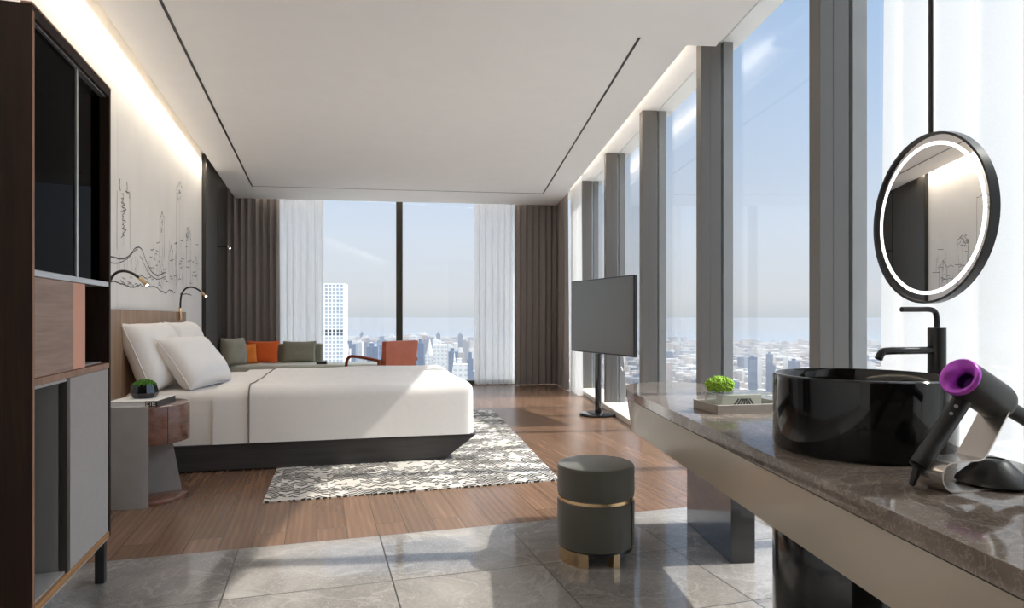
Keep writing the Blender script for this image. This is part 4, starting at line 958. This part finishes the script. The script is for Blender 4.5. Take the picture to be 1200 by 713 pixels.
# ================================================================== CURTAINS
def curtain(name, label, path, z0, z1, lam, amp, mat, seed, cat='curtain'):
    rr = random.Random(seed)
    P = [Vector(p) for p in path]; seg = [0]
    for a, b in zip(P[:-1], P[1:]): seg.append(seg[-1] + (b - a).length)
    Lt = seg[-1]; nf = max(2, round(Lt / lam)); nu = nf * 14
    jit = [rr.uniform(-0.25, 0.25) for _ in range(nf + 2)]; am = [rr.uniform(0.65, 1.2) for _ in range(nf + 2)]
    def at(s):
        for k in range(len(seg) - 1):
            if s <= seg[k + 1] + 1e-9:
                f = (s - seg[k]) / (seg[k + 1] - seg[k]); d = (P[k + 1] - P[k]).normalized(); return P[k].lerp(P[k + 1], f), d
        return P[-1], (P[-1] - P[-2]).normalized()
    def fn(i, j):
        s = i * Lt; p, d = at(s); n = Vector((-d.y, d.x, 0)); ph = s / Lt * nf; k = int(ph); f = ph - k
        jj = jit[k] * (1 - f) + jit[k + 1] * f; aa = am[k] * (1 - f) + am[k + 1] * f
        th = 2 * PI * (ph + jj * (0.35 + 0.65 * (1 - j)))
        a = amp * aa * (0.8 + 0.35 * (1 - j)); w_ = math.sin(th) * a + 0.25 * a * math.sin(2 * th + 0.7)
        q = p + n * w_ + d * (0.25 * a * math.sin(2 * th)); q.z = z0 + (z1 - z0) * j; return q
    m = MB(); m.grid(fn, nu, 10); o = m.build('cloth', mat, None, smooth=180)
    o.name = name; o.data.name = name; tag(o, label, cat); return o
def bx_at(u, off):   # x on the line B(.,off) seen in direction u
    xr = (u - 600) / F; return (10.62 + off) * xr / (1 - SB * xr)
ZTOP = 3.085
curtain('drape', 'taupe blackout drape hanging at the left end of the back window', [B(bx_at(268, 0.02), 0.02), B(bx_at(327, 0.02), 0.02)], 0.012, ZTOP, 0.105, 0.038, M['drape'], 31)
curtain('sheer_curtain', 'white sheer curtain on the left of the back window, behind the sofa', [B(bx_at(322, 0.12), 0.12), B(bx_at(379, 0.12), 0.12)], 0.075, ZTOP, 0.10, 0.035, M['sheer'], 32)
curtain('sheer_curtain', 'white sheer curtain on the right of the back window, beyond the foot of the bed', [B(bx_at(556, 0.10), 0.10), B(bx_at(608, 0.10), 0.10)], 0.012, ZTOP, 0.10, 0.035, M['sheer'], 33)
xc_ = bx_at(653, 0.0); cpt = B(xc_, -0.02); qc = inW(cpt)[0]
curtain('drape', 'taupe blackout drape turning the right back corner', [B(bx_at(603, -0.02), -0.02), cpt, W(1.50, inW(cpt)[1] - 0.10), W(1.50, 9.78)], 0.012, ZTOP, 0.105, 0.034, M['drape'], 34)
curtain('sheer_curtain', 'white sheer curtain by the far side windows near the corner', [W(1.565, 9.80), W(1.575, 9.05)], 0.012, ZTOP, 0.09, 0.03, M['sheer'], 35)
curtain('sheer_curtain', 'wide white sheer curtain behind the round mirror', [W(1.545, 2.33), W(1.545, 0.86)], 0.012, 2.89, 0.19, 0.04, M['sheer'], 36)

# ================================================================== CITY OUTSIDE
GZ = -285.0
m = MB(); 
for (r0, r1, zz, nm, mt, lb) in ():
    pass
def disk_sector(r0, r1, a0, a1, z, n=48):
    m = MB(); inner = []; outer = []
    for i in range(n + 1):
        a = a0 + (a1 - a0) * i / n
        inner.append(m.bm.verts.new((r0 * math.sin(a), r0 * math.cos(a), z))); outer.append(m.bm.verts.new((r1 * math.sin(a), r1 * math.cos(a), z)))
    for i in range(n): m.bm.faces.new((inner[i], inner[i + 1], outer[i + 1], outer[i]))
    return m
M['ground'] = m_plain('city_ground', srgb(150, 146, 140), 0.9, var=0.25, scale=0.01)
M['sea'] = m_plain('sea', srgb(96, 122, 146), 0.35, var=0.06, scale=0.002)
o = disk_sector(150, 7600, R(-60), R(100), GZ).build('city_ground', M['ground'], smooth=0); struct(o, 'grey city ground far below the windows', 'ground')
o = disk_sector(7600, 40000, R(-60), R(100), GZ - 1).build('sea_water', M['sea'], smooth=0); struct(o, 'hazy blue sea beyond the city', 'sea')
o = disk_sector(150, 9000, R(-6.5), R(14), GZ - 0.5).build('river', M['sea'], smooth=0); bpy.data.objects.remove(o)

# gridded white tower
tx, ty, twd = -225.0, 832.0, 28.0
ttop = H + 39 / F * 832
tw_ = empty('skyscraper', (tx, ty, GZ), R(6), 'slender white skyscraper with a square window grid beside the left sheer', 'building')
hh = ttop - GZ
M['towerglass'] = m_plain('tower_glazing', srgb(196, 203, 212), 0.3, var=0.1, scale=0.08)
M['towerdark'] = m_plain('tower_dark_floor', srgb(74, 80, 92), 0.5)
M['towerwhite'] = m_plain('tower_concrete', srgb(240, 240, 240), 0.7, var=0.01)
m = MB(); m.box(-twd / 2 + 1, twd / 2 - 1, -twd / 2 + 1, twd / 2 - 1, 0, hh - 1); m.build('glazing', M['towerglass'], tw_, smooth=0)
m = MB()
pit = twd / 6
for i in range(7):
    x = -twd / 2 + i * pit
    wv = 0.75
    for sy_ in (-1, 1):
        m.box(x - wv, x + wv, sy_ * twd / 2 - 0.6, sy_ * twd / 2 + 0.6, 0, hh); m.box(sy_ * twd / 2 - 0.6, sy_ * twd / 2 + 0.6, x - wv, x + wv, 0, hh)
k = 0
while hh - k * pit > 60:
    z = hh - k * pit; m.box(-twd / 2 - 0.5, twd / 2 + 0.5, -twd / 2 - 0.5, twd / 2 + 0.5, z - 1.4, z); k += 1
m.build('window_grid', M['towerwhite'], tw_, smooth=0)
m = MB(); zc = hh - 12.9 * pit; m.box(-twd / 2 + 0.7, twd / 2 - 0.7, -twd / 2 + 0.7, twd / 2 - 0.7, zc - pit * 0.9, zc + pit * 0.9); m.build('mechanical_floor', M['towerdark'], tw_, smooth=0)

# generic city blocks
def proto(kind):
    m = MB()
    if kind == 0: m.box(-.5, .5, -.5, .5, 0, 1); m.box(-.3, .1, -.2, .25, 1, 1.04)
    elif kind == 1: m.box(-.5, .5, -.5, .5, 0, .7); m.box(-.38, .38, -.38, .38, .7, .9); m.box(-.2, .2, -.2, .2, .9, 1)
    elif kind == 2: m.box(-.5, .5, -.5, .5, 0, .82); m.lathe([(0.42, .82), (.2, .92), (0.02, 1.0), (0, 1.0)], 8)
    else: m.box(-.5, .1, -.5, .5, 0, 1); m.box(.1, .5, -.5, .3, 0, .75); m.box(-.3, -.1, -.1, .2, 1, 1.05)
    o = m.build('building', M['bldg'], smooth=0); me = o.data; bpy.data.objects.remove(o); return me
PR = [proto(k) for k in range(4)]
PRG = []
for me in PR:
    c2 = me.copy(); c2.materials[0] = M['bldg_glass']; PRG.append(c2)
PRW = []
for me in PR:
    c2 = me.copy(); c2.materials[0] = M['bldg_white']; PRW.append(c2)
def bld(me, x, y, w_, d, h_, rot, label, group):
    o = bpy.data.objects.new('building', me); COL.objects.link(o); o.location = (x, y, GZ); o.scale = (w_, d, h_); o.rotation_euler = (0, 0, rot)
    tag(o, label, 'building', group); return o
NAMED = []
def bpix(u0, u1, v, dist, kind, fam, label, group=None, rot=0.1, depth=None):
    x = ((u0 + u1) / 2 - 600) / F * dist; w_ = (u1 - u0) / F * dist; top = H - (v - 372) / F * dist; NAMED.append((x, dist, w_))
    return bld(fam[kind], x, dist, w_ * 0.93, depth or w_, top - GZ, rot, label, group)
bpix(404, 418, 403, 1900, 0, PRG, 'blue grey glass slab directly right of the white grid tower')
bpix(418, 430, 401, 2100, 3, PRW, 'pale tower between the two blue grey slabs left of the armchair')
bpix(430, 444, 406, 1700, 0, PRG, 'blue grey glass slab just above the wooden chair arm')
bpix(404, 411, 409, 1300, 0, PRW, 'low white block at the foot of the grid tower')
bpix(455, 466, 395, 2300, 0, PRW, 'white tower rising behind the armchair left of the mullion')
bpix(479, 489, 394, 2100, 0, PRW, 'white tower rising behind the right edge of the armchair')
bpix(489, 497, 402, 1500, 0, PRG, 'blue glass tower right of the armchair')
bpix(498, 509, 397, 1700, 2, PRW, 'pale spired tower right of the armchair')
bpix(507, 524, 404, 1400, 0, PRW, 'broad white office tower in the right half of the back window')
bpix(525, 537, 412, 1600, 0, PRG, 'blue glass block right of the broad white office tower')
bpix(529, 536, 412, 1200, 2, PRW, 'white pointed tower in front of the blue block')
bpix(531, 548, 427, 1000, 0, PRW, 'low white block above the foot of the bed')
bpix(546, 556, 413, 1900, 1, PRG, 'stepped grey blue tower beside the right sheer')
bpix(497, 503, 418, 1100, 2, PRW, 'small white steep roofed tower close to the armchair')
bpix(515, 524, 426, 1000, 1, PRW, 'stepped pale block above the bed between taller towers')
bpix(878, 886, 419, 2300, 0, PRG, 'slate grey tower left of two in the mid city, seen over the moss plant')
bpix(899, 907, 415, 2300, 3, PRG, 'slate grey tower right of two in the mid city, seen left of the sink')
bpix(887, 892, 421, 2600, 0, PRW, 'pale slim tower between the two slate towers')
bpix(926, 940, 423, 2200, 3, PRG, 'grey tower pair near the wide window column')
rb = random.Random(77); CR = 0.3
def rotc(x, y): return (x * math.cos(CR) - y * math.sin(CR), x * math.sin(CR) + y * math.cos(CR))
def unrot(x, y): return (x * math.cos(CR) + y * math.sin(CR), -x * math.sin(CR) + y * math.cos(CR))
cell = {}
def claim(x, y, w_, d, gap=3.0):
    a, b = unrot(x, y); x0, x1, y0, y1 = a - w_ / 2 - gap, a + w_ / 2 + gap, b - d / 2 - gap, b + d / 2 + gap
    keys = [(i, j) for i in range(int(x0 // 100), int(x1 // 100) + 1) for j in range(int(y0 // 100), int(y1 // 100) + 1)]
    for k_ in keys:
        for (p0, p1, r0, r1) in cell.get(k_, ()):
            if x0 < p1 and p0 < x1 and y0 < r1 and r0 < y1: return False
    for k_ in keys: cell.setdefault(k_, []).append((x0, x1, y0, y1))
    return True
for (x_, y_, w_) in NAMED: claim(x_, y_, w_ * 1.8, w_ * 1.8)
claim(tx, ty, 42, 42)
cand = []
for k in range(26000):
    a = R(rb.uniform(-21, 46)); 
    if R(-2.5) < a < R(5): continue
    d = 900 + 6500 * rb.random() ** 0.62
    back = a < R(-1)
    hb_ = rb.uniform(14, 46) if not back else rb.uniform(25, 110)
    if rb.random() < (0.05 if not back else 0.25): hb_ *= rb.uniform(1.8, 3.0)
    hb_ = min(hb_, 205 if back else 165) if d < 3500 else min(hb_, 80)
    if back and d > 3000 and rb.random() < 0.7: continue
    wd_ = rb.uniform(18, 60) if d < 4000 else rb.uniform(30, 110)
    if not claim(d * math.sin(a), d * math.cos(a), wd_, wd_ * 0.95): continue
    cand.append((d * math.sin(a), d * math.cos(a), wd_, 0.95 * wd_, hb_, back, d))
def big(c_): return -(c_[4] * c_[2]) / (c_[6] ** 2)
def seen(c_):
    u = 600 + F * c_[0] / c_[1]; v = 372 - (GZ + c_[4] - H) / c_[1] * F
    return (380 < u < 555 and v < 440) or (690 < u < 1056 and v < 452)
vis = sorted([c_ for c_ in cand if seen(c_)], key=big)
first = vis[:270]; rest = vis[270:] + [c_ for c_ in cand if not seen(c_)]
for c_ in first:
    fam = rb.choice([PR, PR, PR, PRW, PRG]); kd = rb.choice([0, 0, 1, 3, 3])
    bld(fam[kd], c_[0], c_[1], c_[2], c_[3], c_[4], CR, 'hazy city block in the skyline seen through the back window' if c_[5] else 'hazy city block in the low city seen through the side windows', 'city blocks through the back window' if c_[5] else 'city blocks through the side windows')
vl, fc_ = [], []
for c_ in rest:
    b0_ = len(vl)
    for z_ in (GZ, GZ + c_[4]):
        for ax_, ay_ in ((-.5, -.5), (.5, -.5), (.5, .5), (-.5, .5)):
            q = rotc(ax_ * c_[2], ay_ * c_[3]); vl.append((c_[0] + q[0], c_[1] + q[1], z_))
    for f_ in ((3, 2, 1, 0), (4, 5, 6, 7), (0, 1, 5, 4), (1, 2, 6, 5), (2, 3, 7, 6), (3, 0, 4, 7)): fc_.append(tuple(b0_ + k for k in f_))
me = bpy.data.meshes.new('distant_buildings'); me.from_pydata(vl, [], fc_); me.materials.append(M['bldg'])
o = bpy.data.objects.new('distant_buildings', me); COL.objects.link(o)
class _K:
    def build(self, *a, **k): return o
m = _K()
o = m.build('distant_buildings', M['bldg'], smooth=0); tag(o, 'dense carpet of pale distant low buildings', 'buildings', None, 'stuff')
# aerial haze
mh, nt, out = new_mat('aerial_haze')
vs_ = nt.nodes.new('ShaderNodeVolumeScatter'); vs_.inputs['Color'].default_value = (1.0, 0.98, 0.99, 1); vs_.inputs['Density'].default_value = 0.62e-4; vs_.inputs['Anisotropy'].default_value = 0.0
ab_ = nt.nodes.new('ShaderNodeVolumeAbsorption'); ab_.inputs['Color'].default_value = (0, 0, 0, 1); ab_.inputs['Density'].default_value = 1.0e-4
adv = nt.nodes.new('ShaderNodeAddShader'); lk(nt, vs_.outputs[0], adv.inputs[0]); lk(nt, ab_.outputs[0], adv.inputs[1]); lk(nt, adv.outputs[0], out.inputs['Volume'])
if True:
    m = MB(); m.prism([(-9000, 260), (60, 60), (600, -200), (16000, -2500), (26000, 9000), (22000, 30000), (-16000, 30000), (-16000, 9000)], GZ - 3, -12)
    o = m.build('city_haze', mh, smooth=0); tag(o, 'thin pale haze lying over the distant city', 'haze', None, 'stuff')

# ================================================================== LIGHT
wd = bpy.data.worlds.new('sky'); C.world = wd; wd.use_nodes = True; nt = wd.node_tree
for n in list(nt.nodes): nt.nodes.remove(n)
out = nt.nodes.new('ShaderNodeOutputWorld'); bg = nt.nodes.new('ShaderNodeBackground')
tcn = nt.nodes.new('ShaderNodeTexCoord'); nv = nt.nodes.new('ShaderNodeVectorMath'); nv.operation = 'NORMALIZE'; lk(nt, tcn.outputs['Generated'], nv.inputs[0])
sp = nt.nodes.new('ShaderNodeSeparateXYZ'); lk(nt, nv.outputs[0], sp.inputs[0])
r = ramp(nt, [(0.0, srgb(196, 200, 206)), (0.03, srgb(208, 210, 216)), (0.12, srgb(206, 214, 228)), (0.25, srgb(186, 204, 230)), (0.42, srgb(164, 190, 226)), (0.55, srgb(206, 214, 226)), (1.0, srgb(210, 216, 226))])
lk(nt, sp.outputs['Z'], r.inputs['Fac'])
SUN = Vector((1.0, 0.105, 1.05)).normalized()
dt = nt.nodes.new('ShaderNodeVectorMath'); dt.operation = 'DOT_PRODUCT'; lk(nt, nv.outputs[0], dt.inputs[0]); dt.inputs[1].default_value = SUN
gl_ = math_(nt, 'MULTIPLY', math_(nt, 'POWER', math_(nt, 'MAXIMUM', dt.outputs['Value'], 0.0), 14.0), 6.0)
up = math_(nt, 'MULTIPLY', math_(nt, 'SMOOTH_MIN', math_(nt, 'MAXIMUM', math_(nt, 'SUBTRACT', sp.outputs['Z'], 0.45), 0.0), 0.3, 0.1), 12.0)
stg = math_(nt, 'ADD', math_(nt, 'ADD', gl_, up), 0.85)
lk(nt, r.outputs['Color'], bg.inputs['Color']); lk(nt, stg, bg.inputs['Strength']); lk(nt, bg.outputs[0], out.inputs['Surface'])
sl = bpy.data.lights.new('sun', 'SUN'); sl.energy = 3.7; sl.angle = R(0.8); sl.color = (1, 0.955, 0.89)
so_ = bpy.data.objects.new('sun', sl); COL.objects.link(so_); so_.rotation_euler = SUN.to_track_quat('Z', 'Y').to_euler()
def area(name, a, b, wdt, direction, power, col=(1, 0.89, 0.74)):
    a = Vector(a); b = Vector(b); la = bpy.data.lights.new(name, 'AREA'); la.shape = 'RECTANGLE'; la.size = (b - a).length; la.size_y = wdt; la.energy = power; la.color = col
    o = bpy.data.objects.new(name, la); COL.objects.link(o); o.location = (a + b) / 2
    z = -Vector(direction).normalized(); x = (b - a).normalized(); x = (x - z * x.dot(z)).normalized(); y = z.cross(x)
    o.rotation_euler = Matrix((x, y, z)).transposed().to_euler(); return o
area('cove_light_left', L(-1.225, -0.5, 2.976), L(-1.225, 8.9, 2.976), 0.03, (-nL.x * .3, -nL.y * .3, -1), 26)
area('cove_light_right', W(1.47, 4.6, 3.0), W(1.47, 10.2, 3.0), 0.04, (nW.x * .3, nW.y * .3, 1), 8)
b0, b1 = B(-3.9, -0.10, 3.0), B(0.2, -0.10, 3.0)
area('cove_light_back', b0, b1, 0.04, (0, .3, 1), 5)

# ================================================================== CAMERA
cd_ = bpy.data.cameras.new('camera'); cam = bpy.data.objects.new('camera', cd_); COL.objects.link(cam)
cam.location = (0, 0, H); cam.rotation_euler = (R(90), 0, 0); cd_.sensor_width = 36; cd_.lens = F / 1200 * 36
cd_.shift_y = 15.5 / 1200; cd_.clip_end = 100000; cd_.clip_start = 0.05
C.camera = cam
vsx = C.view_settings; vsx.view_transform = 'Standard'; vsx.look = 'None'; vsx.gamma = 1; vsx.use_curve_mapping = False; vsx.exposure = 0.48
cy = C.cycles
cy.use_denoising = True; cy.max_bounces = 14; cy.diffuse_bounces = 8; cy.glossy_bounces = 6; cy.transmission_bounces = 8; cy.transparent_max_bounces = 24; cy.volume_bounces = 1
cy.sample_clamp_indirect = 8
